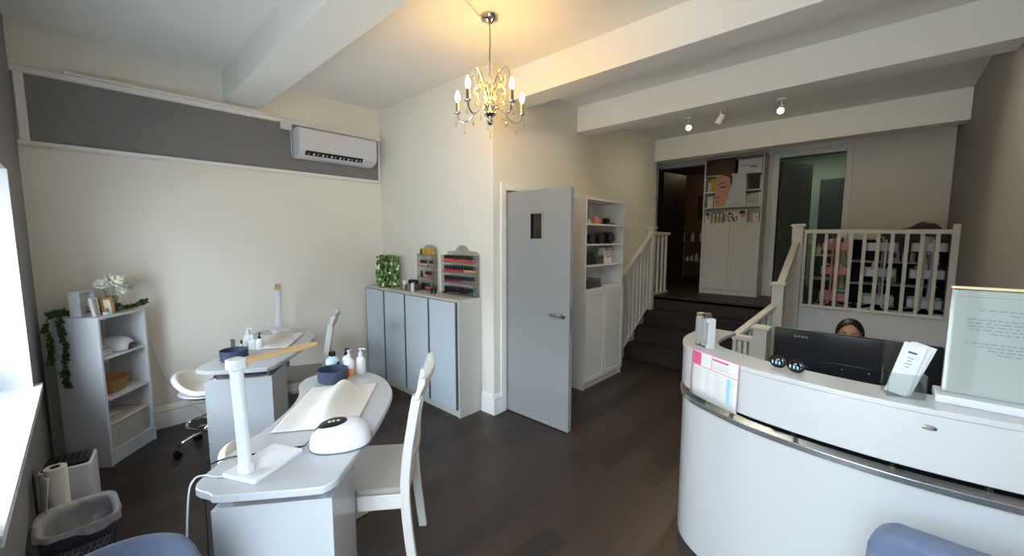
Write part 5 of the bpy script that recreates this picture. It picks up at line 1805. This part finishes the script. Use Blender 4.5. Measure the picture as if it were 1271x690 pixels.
flat([(0.003, 0.135), (0.04, 0.15), (0.062, 0.135), (0.04, 0.12), (0.003, 0.125)], 0.0048, 'nostril_print', 'posterlip')
flat([(0.003, 0.075), (0.03, 0.088), (0.06, 0.07), (0.03, 0.05), (0.003, 0.05)], 0.0048, 'lip_print', 'posterlip')
m = MB()
for z, a, b in ((0.05, 0.235, 0.345), (0.042, 0.235, 0.33), (0.03, 0.235, 0.35)):
    m.prism([(a, z), (b, z), (b, z + 0.003), (a, z + 0.003)], 0.0041, 0.0046, RX)
m.build('text_lines', 'greyprint', po)

# ------------------------------------------------------------------ rooms seen through the two rear openings
dd = thing('door_2', 'dark brown door standing open in the left rear opening', 'door', (-2.84, WB + 0.12, LZ), math.radians(80))
dd['kind'] = 'structure'
MB().box(0, 0.72, -0.02, 0.02, 0.005, 1.97).build('leaf', 'darkdoor', dd, bev=0.002)
MB().box(0.42, 0.45, -0.024, 0.024, 1.35, 1.65).build('glass_slit', 'clearg', dd)
MB().tube([(0.66, -0.02, 1.0), (0.66, -0.06, 1.0), (0.56, -0.06, 1.0)], 0.008, 8).build('handle', 'steel', dd)
wf = thing('wall_picture', 'black framed picture on the dim wall of the left rear room', 'picture frame', (-3.02, 9.28, 2.03))
MB().box(0, 0.24, -0.02, 0.015, 0, 0.50).build('frame', 'blackmat', wf, bev=0.003)
MB().box(0.03, 0.21, -0.0215, -0.02, 0.04, 0.46).build('picture', 'greytowel', wf)
bs = thing('metal_rack', 'thin metal shelf rack with bottles in the dim left rear room', 'rack', (-2.95, 8.0, LZ))
for x in (0, 0.46):
    for y in (0, 0.3):
        MB().cyl((x, y, 0), (x, y, 0.80), 0.008, None, 8).build('leg', 'steel', bs)
for z in (0.06, 0.40, 0.78):
    MB().box(-0.01, 0.47, -0.01, 0.31, z - 0.015, z).build('shelf', 'steel', bs)
rs = random.Random(12)
k = 0
for z, hs in ((0.78, (0.22, 0.17, 0.20)), (0.40, (0.15, 0.10, 0.12, 0.16, 0.09))):
    for i, h in enumerate(hs):
        x = 0.06 + i * (0.36 / (len(hs) - 1))
        where = 'top' if z > 0.5 else 'middle'
        lab = '%s bottle on the %s shelf of the metal rack in the dim room' % (('leftmost pale', 'second pale', 'third pale', 'fourth pale', 'rightmost pale')[i] if not (len(hs) == 3 and i == 2) else 'rightmost wide', where)
        t = thing('bottle', lab, 'bottle', (-2.95 + x, 8.08, LZ + z), 0, 'bottles on the metal rack')
        r = 0.032 if not (len(hs) == 3 and i == 2) else 0.06
        MB().lathe([(r, 0), (r, h * 0.7), (r * 0.4, h * 0.82), (0, h * 0.82)], 14).build('body', 'cushion', t)
        MB().lathe([(r * 0.45, h * 0.8), (r * 0.45, h), (0, h)], 12).build('cap', 'foil', t)

gd = thing('door_3', 'grey door with a narrow glass slit, open into the right rear room', 'door', (-1.12, WB + 0.11, LZ), math.radians(68))
gd['kind'] = 'structure'
MB().box(0, 0.72, -0.02, 0.02, 0.005, 1.93).build('leaf', 'greendoor', gd, bev=0.002)
MB().box(0.40, 0.44, -0.024, 0.024, 1.28, 1.60).build('glass_slit', 'clearg', gd)
MB().tube([(0.66, -0.02, 1.0), (0.66, -0.06, 1.0), (0.56, -0.06, 1.0)], 0.008, 8).build('handle', 'steel', gd)
MB().box(0.002, 0.02, -0.0245, -0.02, 0.80, 0.95).build('lock_plate', 'steel', gd)
wr = thing('wardrobe', 'tall charcoal wardrobe against the far wall of the right rear room', 'wardrobe', (-0.80, 8.2, LZ))
MB().box(0, 0.72, 0.0, 0.36, 0, 1.78).build('carcass', 'roller', wr, bev=0.003)
MB().box(0.003, 0.358, -0.018, 0.0, 0.06, 1.77).build('door', 'roller', wr, bev=0.002)
MB().box(0.362, 0.717, -0.018, 0.0, 0.06, 1.77).build('door', 'roller', wr, bev=0.002)
cl = thing('ceiling_tube_light', 'dim ceiling tube light in the right rear room', 'ceiling light', (-0.9, 7.7, CZ2))
MB().box(-0.45, 0.45, -0.05, 0.05, -0.03, -0.001).build('fitting', 'white', cl)
MB().box(-0.43, 0.43, -0.04, 0.04, -0.036, -0.030).build('diffuser', 'strip', cl)
L = bpy.data.lights.new('tube_glow', 'AREA')
L.shape = 'RECTANGLE'
L.size, L.size_y = 0.8, 0.08
L.energy = 5
L.color = (0.85, 1.0, 0.85)
lo = bpy.data.objects.new('tube_glow', L)
COL.objects.link(lo)
lo.parent = cl
lo.location = (0, 0, -0.04)

# shelf in the right rear room (seen between the first balusters)
ws = thing('side_table', 'grey two-tier side table inside the right rear room', 'table', (-0.95, 7.25, LZ))
for x in (0, 0.5):
    for y in (0, 0.3):
        MB().box(x - 0.012, x + 0.012, y - 0.012, y + 0.012, 0, 0.60).build('leg', 'carcass', ws)
for z in (0.26, 0.60):
    MB().box(-0.015, 0.515, -0.015, 0.315, z - 0.02, z).build('shelf', 'carcass', ws)
for i, (x, h, mt) in enumerate(((0.08, 0.16, 'milky'), (0.17, 0.20, 'greenlab'), (0.27, 0.15, 'milky'), (0.37, 0.19, 'clearg'))):
    t = thing('bottle', '%s bottle on the side table behind the first railing bars' % ('short white', 'tall green', 'middle white', 'clear')[i], 'bottle', (-0.95 + x, 7.36, LZ + 0.60), 0)
    MB().lathe([(0.03, 0), (0.03, h * 0.7), (0.013, h * 0.82), (0, h * 0.82)], 14).build('body', mt, t)
    MB().lathe([(0.014, h * 0.8), (0.014, h), (0, h)], 12).build('cap', 'white', t)

# ------------------------------------------------------------------ trolleys and shelf behind the railing
sh = thing('low_shelf_unit', 'long dark low shelf unit against the rear wall behind the trolleys', 'shelf unit', (-0.30, 6.40, LZ))
for z in (0.06, 0.30, 0.565, 0.84):
    MB().box(0, 0.80, 0, 0.33, z - 0.02, z).build('shelf', 'carcass' if z > 0.1 else 'blackmat', sh)
MB().box(0, 0.02, 0, 0.33, 0, 0.82).build('side_panel', 'blackmat', sh)
MB().box(0.78, 0.80, 0, 0.33, 0, 0.82).build('side_panel', 'blackmat', sh)
MB().box(0.02, 0.78, 0.315, 0.33, 0.02, 0.82).build('back_panel', 'blackmat', sh)
bl = thing('blanket', 'heap of taupe blanket piled on the low shelf unit behind the railing', 'blanket', (0.24, 6.50, LZ + 0.842))


def heap(u, v):
    x, y = -0.30 + 0.56 * u, -0.14 + 0.28 * v
    e = max(0, 1 - abs(2 * u - 1) ** 3) * max(0, 1 - abs(2 * v - 1) ** 4)
    prof = 0.05 + 0.105 * min(1, u * 1.4) + 0.02 * math.sin(8 * u + 3 * v)
    return Vector((x, y, 0.004 + max(0, prof * e ** 0.5 + 0.012 * math.sin(19 * u - 7 * v) * e)))


MB().grid(heap, 40, 20).build('top_layer', 'brownblanket', bl, solid=0.006, angle=80)
m = MB()
m.grid(lambda u, v: Vector((-0.28 + 0.56 * u, -0.145 - 0.012 * math.sin(9 * u) - 0.01 * v, 0.02 - 0.19 * v * (0.6 + 0.4 * math.sin(3 * u)))), 20, 8)
m.build('hanging_fold', 'brownblanket', bl, solid=0.008, angle=80)
for k, (x, z, lab) in enumerate(((0.30, 0.30, 'white rolled towel at the left on the low dark shelf'), (0.40, 0.30, 'second white rolled towel on the low dark shelf'), (0.35, 0.37, 'white rolled towel on top of the other two'))):
    o = MB().prism([(0.05 * math.cos(2 * PI * q / 20), 0.05 + 0.05 * math.sin(2 * PI * q / 20)) for q in range(20)], -0.11, 0.11, Matrix.Rotation(PI / 2, 4, 'X'))
    o = solo(o, 'rolled_towel', 'tissue', lab, 'towel', (-0.30 + x, 6.55, LZ + z + 0.001 + (0.016 if k == 2 else 0)), 0, bev=0.012, seg=3)
dv = thing('wax_heater', 'white appliance with a dark front on the middle dark shelf', 'appliance', (0.10, 6.52, LZ + 0.566))
MB().prism(rrect(-0.06, 0.06, -0.06, 0.06, 0.02), 0, 0.13).build('body', 'white', dv, bev=0.006)
MB().box(-0.03, 0.03, -0.0615, -0.059, 0.04, 0.10).build('dark_front', 'black', dv)
for i in range(5):
    t = thing('jar', '%s clear jar on the middle dark shelf behind the trolleys' % ('leftmost', 'second', 'third', 'fourth', 'rightmost')[i], 'jar', (0.20 + 0.065 * i, 6.50, LZ + 0.566), 0)
    MB().lathe([(0.025, 0), (0.025, 0.09), (0, 0.09)], 14).build('body', 'milky', t)
    MB().lathe([(0.026, 0.09), (0.026, 0.115), (0, 0.115)], 14).build('lid', 'chrome', t)


def trolley(label, loc, mt, tube, rz=0.0):
    t = thing('beauty_trolley', label, 'trolley', loc, rz, 'three-tier trolleys behind the railing')
    for z in (0.115, 0.42, 0.70):
        m = MB()
        pl_ = rrect(-0.13, 0.13, -0.17, 0.17, 0.03)
        il = rrect(-0.127, 0.127, -0.167, 0.167, 0.028)
        rings = [[m.bm.verts.new((x, y, zz)) for x, y in P_] for P_, zz in ((pl_, z), (pl_, z + 0.085), (il, z + 0.085), (il, z + 0.004))]
        m.ring_faces(rings)
        m.build('tray', mt, t)
    for s in (-1, 1):
        for q in (-1, 1):
            MB().tube(spline([(q * 0.028, s * 0.180, 0.82), (q * 0.028, s * 0.184, 0.60), (q * 0.028, s * 0.184, 0.16), (q * 0.05, s * 0.184, 0.085), (q * 0.10, s * 0.184, 0.062), (q * 0.165, s * 0.184, 0.060)], 6), 0.009, 8).build('upright_tube', tube, t)
            w = MB()
            w.cyl((q * 0.155 - 0.008, s * 0.184, 0.022), (q * 0.155 + 0.008, s * 0.184, 0.022), 0.021, None, 14)
            w.cyl((q * 0.155, s * 0.184, 0.03), (q * 0.155, s * 0.184, 0.06), 0.007, None, 8)
            w.build('castor', 'black', t)
    MB().tube(spline([(-0.028, 0.180, 0.82), (-0.028, 0.17, 0.84), (0, 0.165, 0.845), (0.028, 0.17, 0.84), (0.028, 0.180, 0.82)], 4), 0.009, 8).build('handle', tube, t)
    return t


def jar(label, x, y, z, r, h, mt, cap, pump=False):
    t = thing('jar', label, 'jar', (x, y, z), 0)
    MB().lathe([(r * 0.95, 0), (r, 0.004), (r, h * 0.68), (r * 0.8, h * 0.74), (0, h * 0.74)], 14).build('body', mt, t)
    if pump:
        MB().tube([(0, 0, h * 0.72), (0, 0, h), (0.022, 0, h)], 0.007, 8).build('pump', cap, t)
    else:
        MB().ball((0, 0, h * 0.80), (r * 0.85, r * 0.85, h * 0.2), 14, 8).build('lid', cap, t)


trolley('pink three-tier trolley behind the landing railing', (-0.385, 6.05, LZ), 'pink', 'pink')
trolley('white three-tier trolley with a bent tube handle in the middle of the landing', (-0.008, 6.02, LZ), 'white', 'white', 0.06)
trolley('white three-tier trolley at the right end of the landing by the grey wall', (0.36, 6.02, LZ), 'white', 'white', -0.03)
tz = [LZ + 0.1195, LZ + 0.4245, LZ + 0.7045]
for args in (('white bottle with silver pump at the front of the pink trolley top', -0.43, 5.95, tz[2], 0.032, 0.17, 'white', 'chrome', True),
             ('silver-topped glass jar on the pink trolley top tray', -0.35, 5.96, tz[2], 0.03, 0.15, 'clearg', 'chrome'),
             ('silver-lidded jar on the pink trolley middle tray', -0.45, 5.95, tz[1], 0.025, 0.13, 'clearg', 'chrome'),
             ('white tub on the pink trolley middle tray', -0.33, 5.96, tz[1], 0.035, 0.12, 'white', 'white'),
             ('brown jar on the middle white trolley top tray', -0.06, 5.95, tz[2] - 0.0, 0.03, 0.11, 'brownbox', 'blackmat'),
             ('clear silver-lidded jar on the middle white trolley second tray', 0.03, 5.94, tz[1], 0.022, 0.16, 'clearg', 'chrome'),
             ('white bottle on the middle white trolley second tray', -0.05, 5.95, tz[1], 0.025, 0.15, 'white', 'white'),
             ('white bottle with silver pump on the right white trolley top', 0.33, 5.93, tz[2], 0.036, 0.20, 'milky', 'chrome', True),
             ('silver-lidded jar on the right white trolley top tray', 0.42, 5.94, tz[2], 0.03, 0.15, 'clearg', 'chrome'),
             ('gold-lidded jar at the left of the right trolley middle tray', 0.285, 5.93, tz[1], 0.03, 0.13, 'clearg', 'goldbox'),
             ('tall gold-topped bottle on the right trolley middle tray', 0.345, 5.93, tz[1], 0.022, 0.20, 'milky', 'goldbox'),
             ('silver-lidded jar at the right of the right trolley middle tray', 0.42, 5.94, tz[1], 0.028, 0.15, 'clearg', 'chrome')):
    jar(*args)
t = thing('teal_carton', 'teal carton on the pink trolley bottom tray', 'box', (-0.32, 5.95, tz[0]), 0.2)
MB().box(-0.035, 0.035, -0.03, 0.03, 0, 0.14).build('box', 'teal', t, bev=0.003)
MB().box(-0.036, 0.036, -0.031, 0.031, 0.11, 0.125).build('lid_band', 'white', t)

# ------------------------------------------------------------------ ceiling spotlights
def spot(label, x, y, aim, mt, col, e):
    t = thing('ceiling_spotlight', label, 'spotlight', (x, y, CZ2))
    MB().lathe([(0.04, -0.001), (0.04, -0.014), (0.0, -0.014)], 20).build('base', 'trim', t)
    MB().cyl((0, 0, -0.012), (0, 0, -0.085), 0.007, None, 10).build('stem', 'trim', t)
    aim = Vector(aim).normalized()
    c = Vector((0, 0, -0.10))
    q = Vector((0, 0, 1)).rotation_difference(aim)
    m4 = T(*c) @ q.to_matrix().to_4x4()
    MB().lathe([(0.0, -0.055), (0.026, -0.052), (0.031, -0.03), (0.034, 0.05), (0.030, 0.05), (0.028, 0.044), (0, 0.044)], 20).xform(m4).build('head', 'trim', t)
    MB().lathe([(0.0, 0.0442), (0.027, 0.0442), (0.027, 0.047), (0.0, 0.048)], 20).xform(m4).build('lens', mt, t)
    L = bpy.data.lights.new('spot_glow', 'SPOT')
    L.energy = e
    L.color = col
    L.spot_size = math.radians(130)
    L.spot_blend = 1.0
    L.shadow_soft_size = 0.03
    lo = bpy.data.objects.new('spot_glow', L)
    COL.objects.link(lo)
    lo.parent = t
    p = c + aim * 0.06
    lo.location = p
    lo.rotation_mode = 'QUATERNION'
    lo.rotation_quaternion = Vector((0, 0, -1)).rotation_difference(aim)


spot('warm yellow ceiling spotlight, leftmost of the rear three', -1.765, 4.95, (0.35, -0.75, -0.45), 'warmled', (1.0, 0.72, 0.30), 32)
spot('middle ceiling spotlight turned down to the left', -1.40, 4.88, (-0.45, 0.1, -0.75), 'coolled', (1.0, 0.85, 0.6), 10)
spot('bright white ceiling spotlight, rightmost of the rear three', -0.845, 4.93, (0.05, -0.80, -0.50), 'coolled', (1.0, 0.92, 0.76), 100)

# ------------------------------------------------------------------ person behind the desk
pe = thing('person', 'person with dark hair sitting low behind the monitor, only forehead and eyes showing', 'person', (-0.15, 4.42, 0.0), 0)
tmp = []


def skin_mesh(chains, name):
    """chains: list of [(point, radius), ...]; first vertex of the first chain is the root"""
    me = bpy.data.meshes.new(name)
    vs, es, rr = [], [], []
    for ch_ in chains:
        prev = None
        for item in ch_:
            if isinstance(item, int):
                idx = item
            else:
                vs.append(item[0])
                rr.append(item[1])
                idx = len(vs) - 1
            if prev is not None:
                es.append((prev, idx))
            prev = idx
    me.from_pydata(vs, es, [])
    o = bpy.data.objects.new(name, me)
    COL.objects.link(o)
    o.modifiers.new('skin', 'SKIN')
    for i, d in enumerate(me.skin_vertices[0].data):
        r = rr[i]
        d.radius = r if isinstance(r, tuple) else (r, r)
        d.use_root = (i == 0)
    s = o.modifiers.new('sub', 'SUBSURF')
    s.levels = s.render_levels = 2
    dg = bpy.context.evaluated_depsgraph_get()
    out = bpy.data.meshes.new_from_object(o.evaluated_get(dg))
    bpy.data.objects.remove(o)
    return out


# 0 pelvis 1 waist 2 chest 3 upper chest 4 neck 5 head base
spine = [((0, 0.06, 0.27), (0.13, 0.10)), ((0, 0.03, 0.38), (0.115, 0.085)), ((0, -0.02, 0.49), (0.125, 0.09)), ((0, -0.06, 0.58), (0.10, 0.075)), ((0, -0.085, 0.645), 0.045), ((0, -0.10, 0.70), 0.048)]
chains = [spine]
nv = 6
for s in (-1, 1):
    # leg
    leg = [((s * 0.085, 0.03, 0.265), 0.085), ((s * 0.11, -0.16, 0.30), 0.075), ((s * 0.125, -0.34, 0.33), 0.055), ((s * 0.128, -0.345, 0.20), 0.048), ((s * 0.13, -0.33, 0.075), 0.036), ((s * 0.135, -0.40, 0.035), 0.034), ((s * 0.14, -0.48, 0.025), 0.026)]
    chains.append([0] + leg)
    nv += len(leg)
    armc = [((s * 0.15, -0.055, 0.585), 0.048), ((s * 0.20, -0.08, 0.47), 0.040), ((s * 0.215, -0.12, 0.375), 0.034), ((s * 0.17, -0.25, 0.385), 0.028), ((s * 0.135, -0.335, 0.405), 0.020), ((s * 0.125, -0.375, 0.408), (0.030, 0.016))]
    chains.append([3] + armc)
    palm = nv + len(armc) - 1
    nv += len(armc)
    for f, (dx, L_) in enumerate(((-0.024, 0.060), (-0.008, 0.072), (0.008, 0.068), (0.024, 0.052))):
        bx_ = s * 0.125 + dx
        fc = [((bx_, -0.40, 0.405), 0.0095), ((bx_ * 1.0, -0.40 - L_ * 0.55, 0.398), 0.0085), ((bx_, -0.40 - L_ * 0.9, 0.378), 0.0075)]
        chains.append([palm] + fc)
        nv += 3
    th = [((s * 0.125 - s * 0.030, -0.36, 0.402), 0.011), ((s * 0.125 - s * 0.050, -0.385, 0.396), 0.009), ((s * 0.125 - s * 0.055, -0.41, 0.388), 0.008)]
    chains.append([palm - 1] + th)
    nv += 3
# re-index: chains refer to vertex numbers in creation order
body = skin_mesh(chains, 'body_tmp')
hb = bmesh.new()
hb.from_mesh(body)
# head: a shaped ball with brow, nose, chin and ears, looking along -y and a little down
HC = Vector((0, -0.12, 0.812))
head = bmesh.new()
bmesh.ops.create_uvsphere(head, u_segments=40, v_segments=28, radius=1.0)
for v in head.verts:
    x, y, z = v.co
    p = Vector((x * 0.073, y * 0.094, z * 0.112))
    if z < 0:
        p.x *= 1 - 0.30 * (-z) ** 1.3
        p.y *= 1 - 0.18 * (-z)
        if y < 0:
            p.y -= 0.014 * (-z) * (1 - abs(x))
    if y < -0.2:
        nose = math.exp(-(x / 0.16) ** 2) * math.exp(-((z + 0.22) / 0.20) ** 2)
        p.y -= 0.021 * nose
        brow = math.exp(-((z - 0.12) / 0.10) ** 2)
        p.y -= 0.004 * brow
        for sx in (-1, 1):
            p.y += 0.010 * math.exp(-((x - sx * 0.42) / 0.18) ** 2) * math.exp(-((z + 0.02) / 0.10) ** 2)
        p.y -= 0.005 * math.exp(-(x / 0.28) ** 2) * math.exp(-((z + 0.54) / 0.08) ** 2)
    v.co = p
rot = Matrix.Rotation(0.12, 4, 'X')
for v in head.verts:
    v.co = HC + (rot @ v.co)
hm = bpy.data.meshes.new('h')
head.to_mesh(hm)
hb.from_mesh(hm)
for s in (-1, 1):
    eb = bmesh.new()
    bmesh.ops.create_uvsphere(eb, u_segments=14, v_segments=10, radius=1.0, matrix=T(HC.x + s * 0.072, HC.y + 0.012, HC.z - 0.012) @ Matrix.Rotation(s * 0.4, 4, 'Z') @ Matrix.Diagonal((0.009, 0.018, 0.031, 1)))
    em = bpy.data.meshes.new('e')
    eb.to_mesh(em)
    hb.from_mesh(em)
bm_body = MB()
bm_body.bm.free()
bm_body.bm = hb
bo = bm_body.build('body', 'skin', pe, angle=180)
rm = bo.modifiers.new('remesh', 'REMESH')
rm.mode = 'VOXEL'
rm.voxel_size = 0.005
rm.use_smooth_shade = True
sm_ = bo.modifiers.new('smooth', 'SMOOTH')
sm_.iterations = 3
sm_.factor = 0.4
for s in (-1, 1):
    MB().ball(HC + Vector((s * 0.030, -0.076, 0.004)), (0.013, 0.010, 0.008), 14, 8).build('eye', 'paper', bo)
    MB().ball(HC + Vector((s * 0.030, -0.0845, 0.003)), (0.006, 0.004, 0.006), 12, 8).build('iris', 'eye', bo)
    MB().tube(spline([HC + Vector((s * 0.014, -0.097, 0.018)), HC + Vector((s * 0.030, -0.096, 0.024)), HC + Vector((s * 0.048, -0.083, 0.018))], 4), 0.0032, 6).build('eyebrow', 'hair', bo)
MB().ball(HC + Vector((0, -0.093, -0.060)), (0.020, 0.006, 0.006), 14, 8).build('lips', 'posterlip', bo)


def hair_fn(u, v):
    # u from crown (0) to hem (1), v around
    t = 2 * PI * v
    front = max(0, -math.sin(t))              # -y is the face
    reach = 2.05 - 1.42 * front ** 0.9
    ph_ = u * reach
    r = Vector((0.090 * math.cos(t) * math.sin(min(ph_, PI / 2 + 0.15)), 0.107 * math.sin(t) * math.sin(min(ph_, PI / 2 + 0.15)) + 0.006, 0.124 * math.cos(ph_) if ph_ < PI / 2 else -0.20 * (ph_ - PI / 2)))
    r *= 1 + 0.012 * math.sin(23 * t)
    return HC + rot @ r


MB().grid(hair_fn, 18, 60, True).build('hair', 'hair', bo, solid=0.008, angle=180)
# clothes: tunic and trousers follow the body
tun = skin_mesh([[((0, 0.06, 0.215), (0.165, 0.14)), ((0, 0.055, 0.29), (0.155, 0.128)), ((0, 0.035, 0.38), (0.128, 0.10)), ((0, -0.02, 0.49), (0.136, 0.102)), ((0, -0.06, 0.585), (0.106, 0.084)), ((0, -0.082, 0.645), 0.060)],
                 [4, ((-0.152, -0.055, 0.588), 0.056), ((-0.202, -0.08, 0.475), 0.050)], [4, ((0.152, -0.055, 0.588), 0.056), ((0.202, -0.08, 0.475), 0.050)]], 'tunic_tmp')
tb_ = MB()
tb_.bm.free()
tb_.bm = bmesh.new()
tb_.bm.from_mesh(tun)
tb_.build('tunic', 'cloth', bo, angle=180)
ch2 = [[((0, 0.06, 0.265), (0.15, 0.12)), ((0, 0.05, 0.31), (0.142, 0.112))]]
for s in (-1, 1):
    ch2.append([0, ((s * 0.085, 0.03, 0.268), 0.094), ((s * 0.11, -0.16, 0.302), 0.084), ((s * 0.125, -0.34, 0.332), 0.063), ((s * 0.128, -0.345, 0.20), 0.056), ((s * 0.13, -0.33, 0.09), 0.046)])
tro = skin_mesh(ch2, 'trousers_tmp')
tb_ = MB()
tb_.bm.free()
tb_.bm = bmesh.new()
tb_.bm.from_mesh(tro)
tb_.build('trousers', 'cloth', bo, angle=180)
for s in (-1, 1):
    MB().prism([(x, y) for x, y in rrect(s * 0.14 - 0.042, s * 0.14 + 0.042, -0.52, -0.29, 0.04)], 0.0, 0.07).build('shoe', 'white', bo, bev=0.02, seg=3)
ls = thing('low_stool', 'low dark stool under the person behind the desk', 'stool', (-0.15, 4.46, 0), 0)
MB().lathe([(0.0, 0.13), (0.16, 0.13), (0.17, 0.145), (0.165, 0.165), (0.0, 0.17)], 28).build('seat', 'blackmat', ls)
for k in range(4):
    a = PI / 4 + PI / 2 * k
    MB().cyl((0.10 * math.cos(a), 0.10 * math.sin(a), 0.135), (0.15 * math.cos(a), 0.15 * math.sin(a), 0), 0.014, 0.011, 10).build('leg', 'blackmat', ls)

# ------------------------------------------------------------------ plant in the window bay
hg = thing('window_plant', 'small green plant in a white pot at the far end of the window sill', 'plant', (-3.40, -0.47, 0.75))
MB().lathe([(0.0, 0), (0.04, 0), (0.055, 0.09), (0.05, 0.09), (0.045, 0.075), (0.0, 0.075)], 24).build('pot', 'white', hg)
mb = MB()
rs = random.Random(5)
for k in range(90):
    a, r = rs.uniform(0, 2 * PI), rs.uniform(0.0, 0.06)
    leaf_shape(mb, (r * math.cos(a), r * math.sin(a), rs.uniform(0.07, 0.2)), rs.uniform(0.04, 0.07), (math.cos(a), math.sin(a), rs.uniform(-0.2, 1)), (rs.uniform(-1, 1), rs.uniform(-1, 1), 1.2))
mb.build('leaves', 'hedge', hg, angle=180)

# dim lamp in the left rear room
dl = thing('ceiling_bulb', 'small warm ceiling bulb in the dim left rear room', 'ceiling light', (-2.35, 7.9, CZ2))
MB().lathe([(0.05, -0.001), (0.05, -0.02), (0.02, -0.03), (0.0, -0.03)], 20).build('holder', 'white', dl)
MB().ball((0, 0, -0.055), 0.028, 14, 10).build('bulb', 'bulb', dl)
L = bpy.data.lights.new('bulb_light', 'POINT')
L.energy = 3.0
L.color = (1.0, 0.78, 0.5)
L.shadow_soft_size = 0.04
lo = bpy.data.objects.new('bulb_light', L)
COL.objects.link(lo)
lo.parent = dl
lo.location = (0, 0, -0.12)
